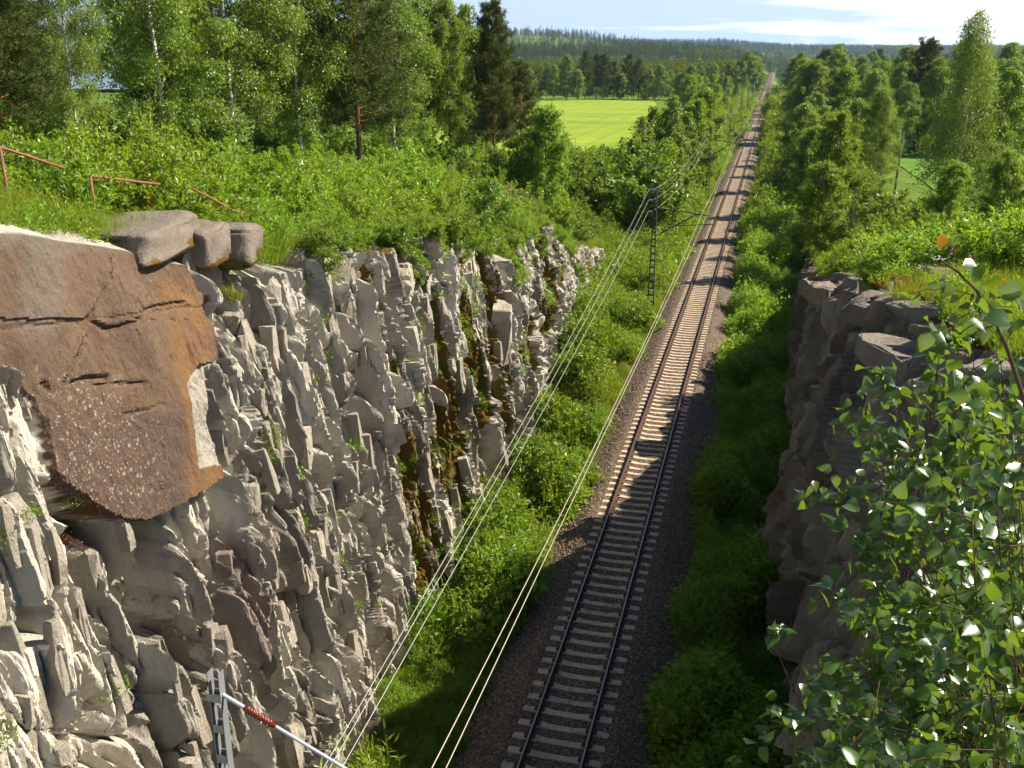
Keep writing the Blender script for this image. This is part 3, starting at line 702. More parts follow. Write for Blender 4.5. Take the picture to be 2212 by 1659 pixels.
track = empty('railway_track', (0, 12, 0)); tag(track, 'single railway track on pale concrete sleepers running straight into the distance', 'railway track')
prof = [(-.075, -.172), (-.075, -.160), (-.012, -.140), (-.009, -.05), (-.036, -.036), (-.036, -.010), (-.022, 0), (.022, 0), (.036, -.010), (.036, -.036), (.009, -.05), (.012, -.140), (.075, -.160), (.075, -.172)]
ry = np.concatenate([np.arange(6, 140, 2.), np.geomspace(140, 1300, 60)])
for x0 in (-.797, .797):
    V_ = []
    for y in ry:
        for (a, b) in prof: V_.append((x0 + a, y, float(zt(y)) + b))
    k = len(prof); F_ = []; mi = []
    for i in range(len(ry) - 1):
        for j in range(k):
            F_.append((i * k + j, i * k + (j + 1) % k, (i + 1) * k + (j + 1) % k, (i + 1) * k + j)); mi.append(1 if j == 6 else 0)
    under(obj('rail', mesh_np('rail', V_, F_, mats=(M_RUSTRAIL, M_RAILTOP), mat_idx=mi)), track)
def sleeper_mesh():
    bm = bmesh.new()
    st = [(-1.29, .075, -.20), (-1.25, .11, -.185), (-.62, .12, -.172), (-.35, .105, -.205), (.35, .105, -.205), (.62, .12, -.172), (1.25, .11, -.185), (1.29, .075, -.20)]
    rings = []
    for x, hw, zt_ in st:
        rings.append([bm.verts.new((x, -hw - .03, -.36)), bm.verts.new((x, -hw, zt_)), bm.verts.new((x, hw, zt_)), bm.verts.new((x, hw + .03, -.36))])
    for a, b in zip(rings, rings[1:]):
        for j in range(3): bm.faces.new((a[j], b[j], b[j + 1], a[j + 1]))
    bm.faces.new(rings[0]); bm.faces.new(rings[-1][::-1])
    nf = len(bm.faces)
    for xr in (-.797, .797):
        for s in (-1, 1):
            r = bmesh.ops.create_cube(bm, size=1)
            for v in r['verts']: v.co = Vector((v.co.x * .09 + xr + s * .105, v.co.y * .13, v.co.z * .05 - .155))
    bmesh.ops.recalc_face_normals(bm, faces=bm.faces[:])
    me = bpy.data.meshes.new('sleeper'); bm.to_mesh(me); bm.free()
    me.materials.append(M_CONC); me.materials.append(M_CLIP)
    for i, p in enumerate(me.polygons): p.material_index = 0 if i < nf else 1
    return me
sm = sleeper_mesh()
SP = .61
rg = random.Random(3)
for i in range(300):
    y = 15.5 + i * SP
    sl = -.016 * max(0, min(1, (y - 45) / 30))
    under(obj('sleeper', sm, None, None, (rg.uniform(-.012, .012), y + rg.uniform(-.015, .015), float(zt(y)) + rg.uniform(-.006, .004)), (sl, rg.uniform(-.006, .006), rg.uniform(-.008, .008))), track)
co = np.array([v.co[:] for v in sm.vertices]); fc = [tuple(p.vertices) for p in sm.polygons if len(p.vertices) == 4]
VV, FF = [], []
for i in range(300, 900):
    y = 15.5 + i * SP; b = len(VV) * len(co)
    VV.append(co + np.array([0, y, float(zt(y))])); FF.append(np.array(fc) + (len(VV) - 1) * len(co))
o = under(obj('sleeper_row', mesh_np('sleeper_row', np.concatenate(VV), np.concatenate(FF)), None, M_CONC), track); o['kind'] = 'stuff'

# ------------------------------------------------------------------ scatter (only for what nobody could count)
def scatter(name, P, rot, scl, sources, parent=None, mat=None):
    me = bpy.data.meshes.new(name); me.vertices.add(len(P)); me.vertices.foreach_set('co', np.asarray(P, np.float32).ravel())
    a = me.attributes.new('rot', 'FLOAT_VECTOR', 'POINT'); a.data.foreach_set('vector', np.asarray(rot, np.float32).ravel())
    a = me.attributes.new('scl', 'FLOAT', 'POINT'); a.data.foreach_set('value', np.asarray(scl, np.float32))
    o = bpy.data.objects.new(name, me); COL.objects.link(o)
    c = bpy.data.collections.new(name + '_kinds')
    for i, s in enumerate(sources): c.objects.link(bpy.data.objects.new(name + '_kind', s))
    g = bpy.data.node_groups.new(name, 'GeometryNodeTree')
    g.interface.new_socket('Geometry', in_out='INPUT', socket_type='NodeSocketGeometry'); g.interface.new_socket('Geometry', in_out='OUTPUT', socket_type='NodeSocketGeometry')
    N = g.nodes.new; gi, go = N('NodeGroupInput'), N('NodeGroupOutput'); ip = N('GeometryNodeInstanceOnPoints'); ci = N('GeometryNodeCollectionInfo')
    ci.inputs['Collection'].default_value = c; ci.inputs['Separate Children'].default_value = True; ci.inputs['Reset Children'].default_value = True
    ra, sa = N('GeometryNodeInputNamedAttribute'), N('GeometryNodeInputNamedAttribute'); ra.data_type = 'FLOAT_VECTOR'; ra.inputs[0].default_value = 'rot'; sa.data_type = 'FLOAT'; sa.inputs[0].default_value = 'scl'
    ip.inputs['Pick Instance'].default_value = True
    L = g.links.new
    L(gi.outputs[0], ip.inputs['Points']); L(ci.outputs[0], ip.inputs['Instance']); L(ra.outputs[0], ip.inputs['Rotation']); L(sa.outputs[0], ip.inputs['Scale']); L(ip.outputs[0], go.inputs[0])
    md = o.modifiers.new('scatter', 'NODES'); md.node_group = g
    o['kind'] = 'stuff'
    if parent is not None: under(o, parent)
    return o

# ballast stones
def stone_mesh(seed):
    rg = random.Random(seed); bm = bmesh.new(); bmesh.ops.create_icosphere(bm, subdivisions=1, radius=1)
    for v in bm.verts:
        v.co = Vector((v.co.x * rg.uniform(.7, 1.2), v.co.y * rg.uniform(.6, 1.1), v.co.z * rg.uniform(.5, .9)))
    me = bpy.data.meshes.new('stone'); bm.to_mesh(me); bm.free(); me.materials.append(M_STONE); return me
rn = np.random.default_rng(7)
def ballast_points(n, y0, y1, r0, r1):
    q = rn.random(n); y = y0 * (y1 / y0) ** q; x = rn.uniform(-2.95, 3.1, n)
    ph = (y - 15.5) / SP; onsl = (np.abs(ph - np.round(ph)) * SP < .15) & (np.abs(x) < 1.33)
    onr = np.abs(np.abs(x) - .797) < .12
    k = ~(onr | (onsl & (rn.random(n) > .05))); x, y = x[k], y[k]
    z = np.interp(x, bx, bz) + zt(y) + rn.uniform(-.015, .012, len(x))
    return np.stack([x, y, z], -1), rn.uniform(r0, r1, len(x))
P1, R1 = ballast_points(34000, 16, 48, .028, .054); P2, R2 = ballast_points(12000, 48, 110, .04, .065)
P, Rr = np.concatenate([P1, P2]), np.concatenate([R1, R2])
scatter('ballast_gravel', P, rn.uniform(0, 6.28, P.shape), Rr, [stone_mesh(i) for i in range(6)])

# ------------------------------------------------------------------ foliage builders
def unit(a): return a / np.maximum(np.linalg.norm(a, axis=-1, keepdims=True), 1e-9)
def leaf_quads(C, D, N, L, Wd, fold=.25):
    S = unit(np.cross(D, N)); N = np.cross(S, D)
    L = np.broadcast_to(np.asarray(L), (len(C),))[:, None]; Wd = np.broadcast_to(np.asarray(Wd), (len(C),))[:, None]
    m = C + D * L * .42 + N * Wd * fold
    V = np.stack([C, m + S * Wd / 2, C + D * L, m - S * Wd / 2], 1).reshape(-1, 3)
    F = np.arange(len(C) * 4).reshape(-1, 4)
    return V, F
def leaf_mesh(name, C, D, N, L, Wd, mat, rg, tint=None):
    V, F = leaf_quads(C, D, N, L, Wd)
    t = rg.random(len(C)) if tint is None else tint
    return mesh_np(name, V, F, {'tint': np.repeat(t, 4)}, mats=(mat,))
def tubes(name, lines, rads, mat, n=5):
    V, F = [], []; off = 0
    for pts, rr in zip(lines, rads):
        pts = np.asarray(pts, float); k = len(pts)
        t = unit(np.gradient(pts, axis=0)); a = np.cross(t, [0, 0, 1.]); a = np.where(np.linalg.norm(a, axis=1, keepdims=True) < .05, np.array([[1., 0, 0]]), a)
        a = unit(a); b = np.cross(t, a); an = np.linspace(0, 2 * np.pi, n, endpoint=False)
        rr = np.broadcast_to(rr, (k,))
        V.append((pts[:, None, :] + (a[:, None, :] * np.cos(an)[None, :, None] + b[:, None, :] * np.sin(an)[None, :, None]) * rr[:, None, None]).reshape(-1, 3))
        i = np.arange(k - 1)[:, None] * n + np.arange(n)[None, :]; j = np.arange(k - 1)[:, None] * n + (np.arange(n)[None, :] + 1) % n
        F.append(np.stack([i, j, j + n, i + n], -1).reshape(-1, 4) + off); off += k * n
    return mesh_np(name, np.concatenate(V), np.concatenate(F), smooth=True, mats=(mat,))
def trunk_mesh(lines, rads, bk, limb=None):
    me = tubes('trunk', lines, rads, bk); me.materials.append(limb or M_GBARK)
    nt0 = (len(lines[0]) - 1) * 5; mi = np.ones(len(me.polygons), np.int32); mi[:nt0] = 0
    me.polygons.foreach_set('material_index', mi); return me
def rand_dir(rg, n):
    return unit(rg.normal(size=(n, 3)))

def birch(seed, H=17., R_=3.2, nb=46, nt_=9, nl=26, L=.17, Wd=.11, mat=None, bk=None, base=.12, droop=.55, narrow=1., rtop=.30, sub=.26, cone=0.):
    rg = np.random.default_rng(seed); mat = mat or M_BIRCH; bk = bk or M_BBARK
    ph = rg.uniform(0, 6.28, 2); zs = np.linspace(-.4, 1, 14) * 1.
    tr = np.stack([.018 * H * np.sin(zs * 3 + ph[0]) * zs, .018 * H * np.sin(zs * 2.6 + ph[1]) * zs, np.clip(zs, -.03, 1) * H], -1)
    rad = np.interp(np.clip(zs, 0, 1), [0, .05, .5, 1], [.011, .0085, .005, .0012]) * H
    lines, rads = [tr], [rad]; C, D = [], []
    for i in range(nb):
        f = base + (1 - base) * ((i + rg.random()) / nb) ** .92
        az = i * 2.4 + rg.normal() * .35
        prof = (math.sin(math.pi * min(1, max(.02, (f - base * .6) / (1 - base * .6))) ** .72) ** .8) * (1 - .15 * f) * (1 - cone * f) + .06
        Ln = R_ * prof * rg.uniform(.65, 1.2)
        b0 = np.array([np.interp(f, zs, tr[:, k]) for k in range(3)])
        out_ = np.array([math.cos(az), math.sin(az), 0]); rise = rg.uniform(.55, 1.15) * (1 - .1 * f) + .5 * f
        k = np.linspace(0, 1, 6)[:, None]
        pl = b0 + out_ * Ln * k + np.array([0, 0, 1.]) * (rise * Ln * k - droop * rise * Ln * k ** 2.2)
        lines.append(pl); rads.append(np.linspace(.0085, .002, 6) * Ln * 1.1 * (1.2 - f * .4))
        m = max(3, int(nt_ * (.5 + Ln / R_)))
        for q in range(m):
            kk = rg.uniform(.22, 1.); p0 = np.array([np.interp(kk, k[:, 0], pl[:, c]) for c in range(3)])
            dr = unit((out_ * .8 + rg.normal(size=3) * .75 + np.array([0, 0, .15]))[None])[0]
            tl = sub * R_ * rg.uniform(.5, 1.3)
            j = np.linspace(0, 1, 5)[:, None]
            tp = p0 + dr * tl * j - np.array([0, 0, 1.]) * droop * 1.5 * tl * j ** 2
            nn = max(4, int(nl * rg.uniform(.6, 1.3)))
            a = rg.random(nn) ** .8
            c = np.stack([np.interp(a, j[:, 0], tp[:, x]) for x in range(3)], -1) + rg.normal(size=(nn, 3)) * .055 * R_ * np.array([1, 1, .8])
            C.append(c); D.append(unit(dr[None] * .5 + rg.normal(size=(nn, 3)) * .6 - np.array([0, 0, .55]) * droop * 1.6))
    C = np.concatenate(C); D = np.concatenate(D); n = len(C)
    ctr = np.stack([np.zeros(n), np.zeros(n), C[:, 2]], -1)
    N = unit(unit(C - ctr) * .6 + rg.normal(size=(n, 3)) * .6 + np.array([0, 0, .7]))
    sc = rg.uniform(.7, 1.3, n)
    return trunk_mesh(lines, rads, bk), leaf_mesh('crown', C, D, N, L * sc, Wd * sc, mat, rg)

def pine(seed, H=16., R_=2.8, nb=60, tuft=16, nn=12, base=.38, mat=None, L=.34, Wd=.05):
    rg = np.random.default_rng(seed); mat = mat or M_PINE
    zs = np.linspace(0, 1, 10); ph = rg.uniform(0, 6.28, 2)
    tr = np.stack([.012 * H * np.sin(zs * 3 + ph[0]) * zs, .012 * H * np.sin(zs * 3 + ph[1]) * zs, zs * H], -1)
    lines, rads = [tr], [np.interp(zs, [0, .6, 1], [.0125, .008, .002]) * H]; C, D = [], []
    for i in range(nb):
        f = base + (1 - base) * (i + rg.random()) / nb
        az = i * 2.4 + rg.normal() * .4; q = (f - base) / (1 - base)
        Ln = R_ * (.35 + .75 * math.sin(math.pi * (.18 + .78 * q ** .9)) ** 1.) * rg.uniform(.55, 1.2) * (1.05 - .55 * q)
        b0 = np.array([np.interp(f, zs, tr[:, k]) for k in range(3)]); out_ = np.array([math.cos(az), math.sin(az), 0])
        rise = rg.uniform(-.05, .25) + .7 * q
        k = np.linspace(0, 1, 5)[:, None]; pl = b0 + out_ * Ln * k + np.array([0, 0, 1.]) * Ln * (rise * k + .12 * k ** 2)
        lines.append(pl); rads.append(np.linspace(.018, .004, 5) * Ln)
        for t in range(max(4, int(tuft * (.4 + Ln / R_)))):
            kk = rg.uniform(.3, 1.05); p0 = pl[0] + (pl[-1] - pl[0]) * kk + rg.normal(size=3) * .14 * Ln * np.array([1, 1, .45])
            C.append(np.repeat(p0[None], nn, 0) + rg.normal(size=(nn, 3)) * .09); D.append(unit(out_[None] * .7 + np.array([0, 0, .5]) + rg.normal(size=(nn, 3)) * .8))
    C = np.concatenate(C); D = np.concatenate(D); n = len(C)
    N = unit(rg.normal(size=(n, 3)) + np.array([0, 0, .6])); sc = rg.uniform(.6, 1.2, n)
    return tubes('trunk', lines, rads, M_PBARK), leaf_mesh('crown', C, D, N, L * sc, Wd * sc, mat, rg)

def spruce(seed, H=15., R_=2.4, nb=110, nl=46, mat=None, L=.26, Wd=.09):
    rg = np.random.default_rng(seed); mat = mat or M_SPRUCE
    lines = [np.array([[0, 0, 0], [0, 0, H * .5], [0, 0, H]])]; rads = [np.array([.013, .008, .001]) * H]; C, D = [], []
    for i in range(nb):
        f = .06 + .94 * ((i + rg.random()) / nb); az = i * 2.4 + rg.normal() * .3
        Ln = R_ * (1 - f) ** .85 * rg.uniform(.75, 1.15) + .1; out_ = np.array([math.cos(az), math.sin(az), 0])
        nn = max(6, int(nl * Ln / R_)); a = rg.random(nn) ** .7
        side = np.cross(out_, [0, 0, 1.])
        c = np.array([0, 0, f * H]) + out_ * (Ln * a)[:, None] + side * (rg.normal(size=nn) * .16 * Ln * (1.1 - a * .6))[:, None] + np.array([0, 0, 1.]) * (Ln * (-.15 * a - .12 * a ** 2 + .12 * a ** 4) - .08 * rg.random(nn))[:, None]
        C.append(c); D.append(unit(out_[None] * .8 + rg.normal(size=(nn, 3)) * .4 - np.array([0, 0, .35])))
    C = np.concatenate(C); D = np.concatenate(D); n = len(C); N = unit(rg.normal(size=(n, 3)) * .5 + np.array([0, 0, 1.]))
    return tubes('trunk', lines, rads, M_PBARK), leaf_mesh('crown', C, D, N, L * rg.uniform(.7, 1.3, n), Wd, mat, rg)

def shrub(seed, H=2.2, R_=1.3, ns=26, nl=120, L=.085, Wd=.036, mat=None, up=.7, tipy=True):
    rg = np.random.default_rng(seed); mat = mat or M_WILLOW
    lines, rads, C, D = [], [], [], []
    for i in range(ns):
        az = i * 2.4 + rg.normal() * .3; rr = R_ * math.sqrt((i + .5) / ns) * rg.uniform(.7, 1.15)
        h = H * (1.05 - .45 * (rr / R_) ** 2) * rg.uniform(.7, 1.12)
        k = np.linspace(0, 1, 6)[:, None]
        st = np.array([math.cos(az), math.sin(az), 0]) * rr * (.12 + .88 * k ** .9) + np.array([0, 0, 1.]) * h * k ** (.85) + rg.normal(size=3) * .05
        lines.append(st); rads.append(np.linspace(.010, .002, 6) * (H / 2) ** .5)
        nb_ = 7
        for b in range(nb_):
            kk = rg.uniform(.25, 1.); p0 = np.array([np.interp(kk, k[:, 0], st[:, x]) for x in range(3)])
            dr = unit((np.array([math.cos(az), math.sin(az), 0]) * .5 + rg.normal(size=3) * .7 + np.array([0, 0, up]))[None])[0]
            tl = rg.uniform(.15, .42) * (H / 2) ** .7; nn = max(3, int(nl / nb_))
            a = rg.random(nn)
            C.append(p0 + dr * (tl * a)[:, None] + rg.normal(size=(nn, 3)) * .035 * H / 2); D.append(unit(dr * .5 + rg.normal(size=(nn, 3)) * .75 + np.array([0, 0, .1])))
    C = np.concatenate(C); D = np.concatenate(D); n = len(C)
    k = C[:, 2] > .03; C, D = C[k], D[k]; n = len(C)
    N = unit(rg.normal(size=(n, 3)) * .7 + np.array([0, 0, .8]) + unit(C * np.array([1, 1, .3])) * .4); sc = rg.uniform(.65, 1.3, n)
    return tubes('stem', lines, rads, M_TWIG, 4), leaf_mesh('foliage', C, D, N, L * sc, Wd * sc, mat, rg)

def herb_mesh(seed, n=150, R_=.42, H=.5, L=.075, Wd=.04, mat=None):
    rg = np.random.default_rng(seed)
    r = R_ * np.sqrt(rg.random(n)); az = rg.uniform(0, 6.28, n); top = H * (1 - .6 * (r / R_) ** 2)
    C = np.stack([r * np.cos(az), r * np.sin(az), top * rg.uniform(.25, 1.1, n)], -1) + rg.normal(size=(n, 3)) * .03
    D = unit(np.stack([np.cos(az), np.sin(az), np.zeros(n)], -1) * .5 + rg.normal(size=(n, 3)) * .6 + np.array([0, 0, .3])); N = unit(rg.normal(size=(n, 3)) * .55 + np.array([0, 0, 1.]))
    sc = rg.uniform(.6, 1.35, n); return leaf_mesh('herb', C, D, N, L * sc, Wd * sc, mat or M_HERB, rg)
def grass_mesh(seed, n=70, R_=.28, H=.5, W_=.012, mat=None):
    rg = np.random.default_rng(seed)
    r = R_ * np.sqrt(rg.random(n)); az = rg.uniform(0, 6.28, n); C = np.stack([r * np.cos(az), r * np.sin(az), np.full(n, -.03)], -1)
    D = unit(np.stack([np.cos(az) * .25, np.sin(az) * .25, np.ones(n)], -1) + rg.normal(size=(n, 3)) * .22); N = unit(rg.normal(size=(n, 3)) * np.array([1, 1, .2]))
    return leaf_mesh('grass', C, D, N, H * rg.uniform(.5, 1.2, n), W_, mat or M_GRASS, rg)
def fern_mesh(seed, nf=9, Lf=.8):
    rg = np.random.default_rng(seed); C, D, N, L = [], [], [], []
    for i in range(nf):
        az = i * 6.283 / nf + rg.normal() * .2; o_ = np.array([math.cos(az), math.sin(az), 0]); s = np.array([-o_[1], o_[0], 0])
        for k in np.linspace(.1, 1, 13):
            p = o_ * Lf * .8 * k + np.array([0, 0, 1]) * Lf * (.75 * k - .55 * k * k)
            for sg in (-1, 1):
                C.append(p); D.append(s * sg + o_ * .35); N.append([0, 0, 1.]); L.append(.24 * Lf * (1 - .85 * k) + .03)
    C, D, N, L = np.array(C), unit(np.array(D)), np.array(N), np.array(L)
    return leaf_mesh('fern', C, D, N + rg.normal(size=N.shape) * .1, L, .05 * Lf, M_HERB, rg)

# ------------------------------------------------------------------ ground cover
def shrub_card(seed): return shrub(seed, 1.2, .7, 22, 70, .10, .05, M_ASPEN)[1]
herbs = [herb_mesh(i, 260, .48, .8, .095, .05) for i in range(4)] + [herb_mesh(10, 240, .42, 1.15, .11, .04), herb_mesh(11, 240, .5, 1.0, .10, .06, M_WILLOW), shrub_card(13), herb_mesh(14, 200, .35, 1.3, .13, .03, M_GRASS), herb_mesh(15, 120, .35, .6, .08, .03, M_DRY), grass_mesh(3, 90, .3, .9, .02), grass_mesh(4, 90, .3, 1.1, .02), grass_mesh(6, 60, .3, .8, .02, M_DRY), fern_mesh(1), fern_mesh(4)]
herbs_dark = [herb_mesh(20 + i, 260, .48, .8, .095, .05) for i in range(3)] + [herb_mesh(24, 240, .45, 1.2, .1, .05)] + [fern_mesh(2), grass_mesh(5, 60, .25, .5)]
def band(n, y0, y1, fx0, fx1, s0, s1, keep=None):
    y = y0 * (y1 / y0) ** rn.random(n); a, b = fx0(y), fx1(y); x = a + (b - a) * rn.random(n)
    if keep is not None:
        k = keep(x, y); x, y = x[k], y[k]
    cl = fbm(x * .55, y * .4, 33., 3)
    k = cl + .25 * rn.random(len(x)) > .40
    x, y, cl = x[k], y[k], cl[k]
    return np.stack([x, y, ground_z(x, y) - .05], -1), rn.uniform(s0, s1, len(x)) * (.45 + 1.15 * sstep(.35, .72, cl)) * np.maximum(1, (y / 60) ** .55)
def rots(n): return np.stack([rn.normal(0, .12, n), rn.normal(0, .12, n), rn.uniform(0, 6.28, n)], -1)
edge_n = lambda y, k: .45 * (fbm(y * .55, y * 0, k, 3) - .5)
Pa, Sa = band(9000, 14, 125, lambda y: xbl(y) - .1, lambda y: -2.85 + edge_n(y, 4.), .55, 1.5)
tag(scatter('undergrowth', Pa, rots(len(Pa)), Sa, herbs))
Pb, Sb = band(9000, 14, 125, lambda y: 2.95 + edge_n(y, 9.), lambda y: xbr(y) + .1, .55, 1.5)
tag(scatter('undergrowth', Pb, rots(len(Pb)), Sb, herbs_dark))
Pc, Sc_ = band(9000, 90, 420, lambda y: -14 + 0 * y, lambda y: -3.4 + 0 * y, .8, 1.3); Pd, Sd = band(9000, 90, 420, lambda y: 3.6 + 0 * y, lambda y: 16 + 0 * y, .8, 1.3)
P_ = np.concatenate([Pc, Pd]); scatter('verge_weeds', P_, rots(len(P_)), np.concatenate([Sc_, Sd]), herbs)
for nm, f0, f1 in (('verge_grass', lambda y: xbl(y) + .5, lambda y: -2.9 + edge_n(y, 4.)), ('verge_grass', lambda y: 3.0 + edge_n(y, 9.), lambda y: xbr(y) - .5)):
    Pv, Sv = band(3600, 40, 150, f0, f1, .6, 1.2); scatter(nm, Pv, rots(len(Pv)), Sv * .8, [grass_mesh(51, 110, .35, .85, .03), grass_mesh(52, 110, .35, 1.05, .03), grass_mesh(53, 80, .35, .75, .03), herb_mesh(54, 160, .4, .7, .1, .04, M_GRASS)])
# plateau cover
def plat_pts(n, side, y0, y1, wmax):
    y = y0 * (y1 / y0) ** rn.random(n); q = wmax * rn.random(n) ** 1.4
    x = xtl(y) - .7 - q if side < 0 else xtr(y) + 1.0 + q
    return np.stack([x, y, ground_z(x, y) - .03], -1), rn.uniform(.7, 1.3, n) * np.maximum(1, (y / 50) ** .6)
Pe, Se = plat_pts(9000, -1, 9, 110, 24); Pf, Sf = plat_pts(6000, 1, 12, 110, 18)
herbs_b = [herb_mesh(40, 150, .45, .5), herb_mesh(41, 150, .45, .7, .09, .04), grass_mesh(8, 90, .3, .75), grass_mesh(9, 90, .3, .6), grass_mesh(12, 80, .3, .9)]
P_ = np.concatenate([Pe, Pf]); scatter('meadow_herbs', P_, rots(len(P_)), np.concatenate([Se, Sf]), herbs_b)
# tall grass left behind the brink
y = rn.uniform(10.5, 17, 1500); x = xtl(y) - 1.7 - 3.2 * rn.random(1500) ** 1.2
Pg = np.stack([x, y, ground_z(x, y) - .05], -1); scatter('tall_grass', Pg, rots(len(Pg)), rn.uniform(.8, 1.4, len(Pg)), [grass_mesh(14, 110, .3, .7), grass_mesh(15, 110, .3, .85), grass_mesh(16, 90, .3, .75, .011, M_DRY)][0:3])
# plants, moss tufts and grass growing on ledges of the rock
lv = []
for k in range(520):
    i = rn.integers(30, NT - 5); j = rn.integers(0, int(len(s_) * .8))
    if mS[i, j] or disp[i, j] > .25: continue
    if rn.random() > float(sstep(16, 34, S[i, j])) * .9 + .12: continue
    lv.append((X[i, j] - .05, Y[i, j], Z[i, j] - .05, .3 + .45 * rn.random() + .6 * rn.random() * float(sstep(28, 40, S[i, j])) * (i > NT * .5)))
lv = np.array(lv); scatter('ledge_plants', lv[:, :3], rots(len(lv)), lv[:, 3], herbs[:5])
def patch(name, pts, src, n, spread, s0, s1):
    P = []
    for (u, v) in pts:
        c = np.array(cliff_hit(u, v))
        for _ in range(n): P.append(c + rn.normal(size=3) * np.array([.12, spread, .16]))
    P = np.array(P); return scatter(name, P, rots(len(P)), rn.uniform(s0, s1, len(P)), src)
patch('ledge_grass', [(450, 612), (470, 625), (490, 640), (505, 650), (440, 600), (345, 500), (355, 498)], [grass_mesh(21, 90, .2, .4), grass_mesh(22, 60, .2, .35, .01, M_DRY), herb_mesh(23, 90, .2, .2, .04, .02)], 7, .16, .45, .9)
patch('ledge_weeds', [(120, 1170), (150, 1150), (180, 1120), (110, 1190), (195, 1090), (140, 1175)], [grass_mesh(24, 70, .25, .45, .012, M_DRY), herb_mesh(25, 120, .3, .35, .06, .02, M_DRY), herb_mesh(26, 100, .3, .35)], 7, .2, .5, .9)
patch('ledge_weeds', [(25, 1130), (40, 1150), (15, 1165)], [herb_mesh(27, 140, .3, .4)], 4, .15, .5, .8)
for yy, zz_, xx in ((26, 12, 8.4), (28.5, 11.5, 8.9), (24, 12.6, 9.0)):
    P = np.array([xx, yy, zz_]) + rn.normal(size=(26, 3)) * np.array([.5, .8, .06]); P[:, 2] = np.maximum(P[:, 2], ground_z(P[:, 0], P[:, 1]))
    scatter('ledge_grass', P, rots(26), rn.uniform(.6, 1.1, 26), [grass_mesh(31, 80, .3, .5), herb_mesh(33, 120, .35, .4), grass_mesh(32, 50, .3, .4, .012, M_DRY)])

# ------------------------------------------------------------------ trees and bushes, each a thing of its own
def plant(name, meshes, loc, sc, rz, label, cat, group=None, parts=('trunk', 'crown')):
    r = empty(name, loc, rz, sc); tag(r, label, cat, group)
    for pn, me in zip(parts, meshes):
        o = obj(pn, me, r)
    return r
rg = random.Random(11)
B_NEAR = [birch(i, 17, 3.6, 62, 20, 34, .16, .09) for i in (1, 2)]
B_MID = [birch(10 + i, 14, 3.1, 46, 14, 30, .215, .135) for i in range(3)]
B_SLIM = [birch(20 + i, 13, 2.1, 48, 11, 20, .24, .14, droop=.8) for i in range(2)]
B_TALL = birch(30, 20, 5.0, 100, 15, 26, .18, .105, droop=.85, base=.04, cone=.62)
A_MID = [birch(40 + i, 12, 3.1, 44, 15, 28, .22, .15, M_ASPEN, M_GBARK, .06, .35) for i in range(2)]
A_NEAR = [birch(44, 16, 2.9, 56, 17, 28, .17, .12, M_ASPEN, M_GBARK, .22, .4)]
P_NEAR = [pine(1, 16, 2.9, 90, 30, 17, .26, Wd=.055), pine(2, 16, 3.3, 86, 30, 17, .22, Wd=.055)]
P_MID = [pine(5, 15, 3.0, 60, 18, 12, .3, L=.5, Wd=.10), pine(6, 14, 2.8, 56, 18, 12, .25, L=.5, Wd=.10)]
S_MID = [spruce(1, nb=130, nl=80), spruce(2, 14, 2.1, nb=130, nl=80)]
SH = [shrub(i, 2.3, 1.35, 34, 190, .125, .05) for i in range(3)] + [shrub(5, 2.0, 1.3, 34, 180, .11, .07, M_BIRCH)]
SH_MID = [shrub(8, 3.2, 1.7, 34, 210, .15, .08, M_WILLOW), shrub(9, 3.4, 1.6, 34, 210, .15, .09, M_BIRCH), shrub(12, 3.0, 1.8, 34, 210, .15, .075, M_ASPEN)]

def stand(u, D, vtop, meshes, H0, name, label, cat='tree', group=None, wide=1., vbase=None, parts=('trunk', 'crown')):
    p = ath(u, 300, D); zg = float(ground_z(p[0], p[1]))
    ztop_ = CAMZ + (ath(u, vtop, D)[2] - CAMZ)
    h = max(.8, ztop_ - zg)
    s = h / H0
    return plant(name, meshes, (p[0], p[1], zg - .1), (s * wide, s * wide, s), rg.uniform(0, 6.28), label, cat, group, parts)

# left wood on the plateau
stand(10, 44, -150, P_NEAR[1], 16, 'pine_tree', 'leftmost pine with an orange trunk at the photo edge', 'pine', wide=1.25)
stand(168, 50, -260, B_NEAR[0], 17, 'birch_tree', 'thin dark-trunked birch left of the gap where the lake shows', 'birch', wide=.62)
stand(355, 60, -330, B_NEAR[1], 17, 'birch_tree', 'big leafy birch between the lake gap and the white-trunked birch', 'birch', wide=1.05)
stand(505, 66, -330, B_NEAR[0], 17, 'birch_tree', 'tall birch with a clean white trunk behind the bright bushes', 'birch', wide=1.0)
stand(650, 70, -250, B_NEAR[1], 17, 'birch_tree', 'hanging birch with dark crooked trunk at the bushes edge', 'birch', wide=.95)
stand(600, 80, -200, P_NEAR[0], 16, 'pine_tree', 'dark pine half hidden behind the two white birches', 'pine', wide=1.1)
stand(775, 72, -170, P_NEAR[1], 16, 'pine_tree', 'broad pine with sparse brown lower boughs beside a white stump-like trunk', 'pine', wide=1.0)
stand(850, 80, -120, B_NEAR[0], 17, 'birch_tree', 'full birch right of the broad pine', 'birch', wide=.95)
stand(918, 92, -60, A_NEAR[0], 16, 'aspen_tree', 'slender aspen with a bare pale trunk before the field', 'aspen', wide=.8)
stand(972, 90, -10, A_NEAR[0], 16, 'aspen_tree', 'thin grey aspen left of the pointed pine', 'aspen', wide=.75)
stand(1012, 100, 8, B_SLIM[0], 13, 'birch_tree', 'narrow birch whose tip touches the pointed pine', 'birch')
stand(1067, 92, 10, P_NEAR[0], 16, 'pine_tree', 'pointed pine with reddish trunk standing at the wood edge', 'pine', wide=.85)
stand(1125, 100, 140, P_NEAR[1], 16, 'pine_tree', 'short bushy pine leaning on the pointed pine', 'pine', wide=1.1)
stand(1180, 84, 232, A_MID[0], 12, 'aspen_tree', 'dark round aspen standing against the yellow field', 'aspen', wide=.95)
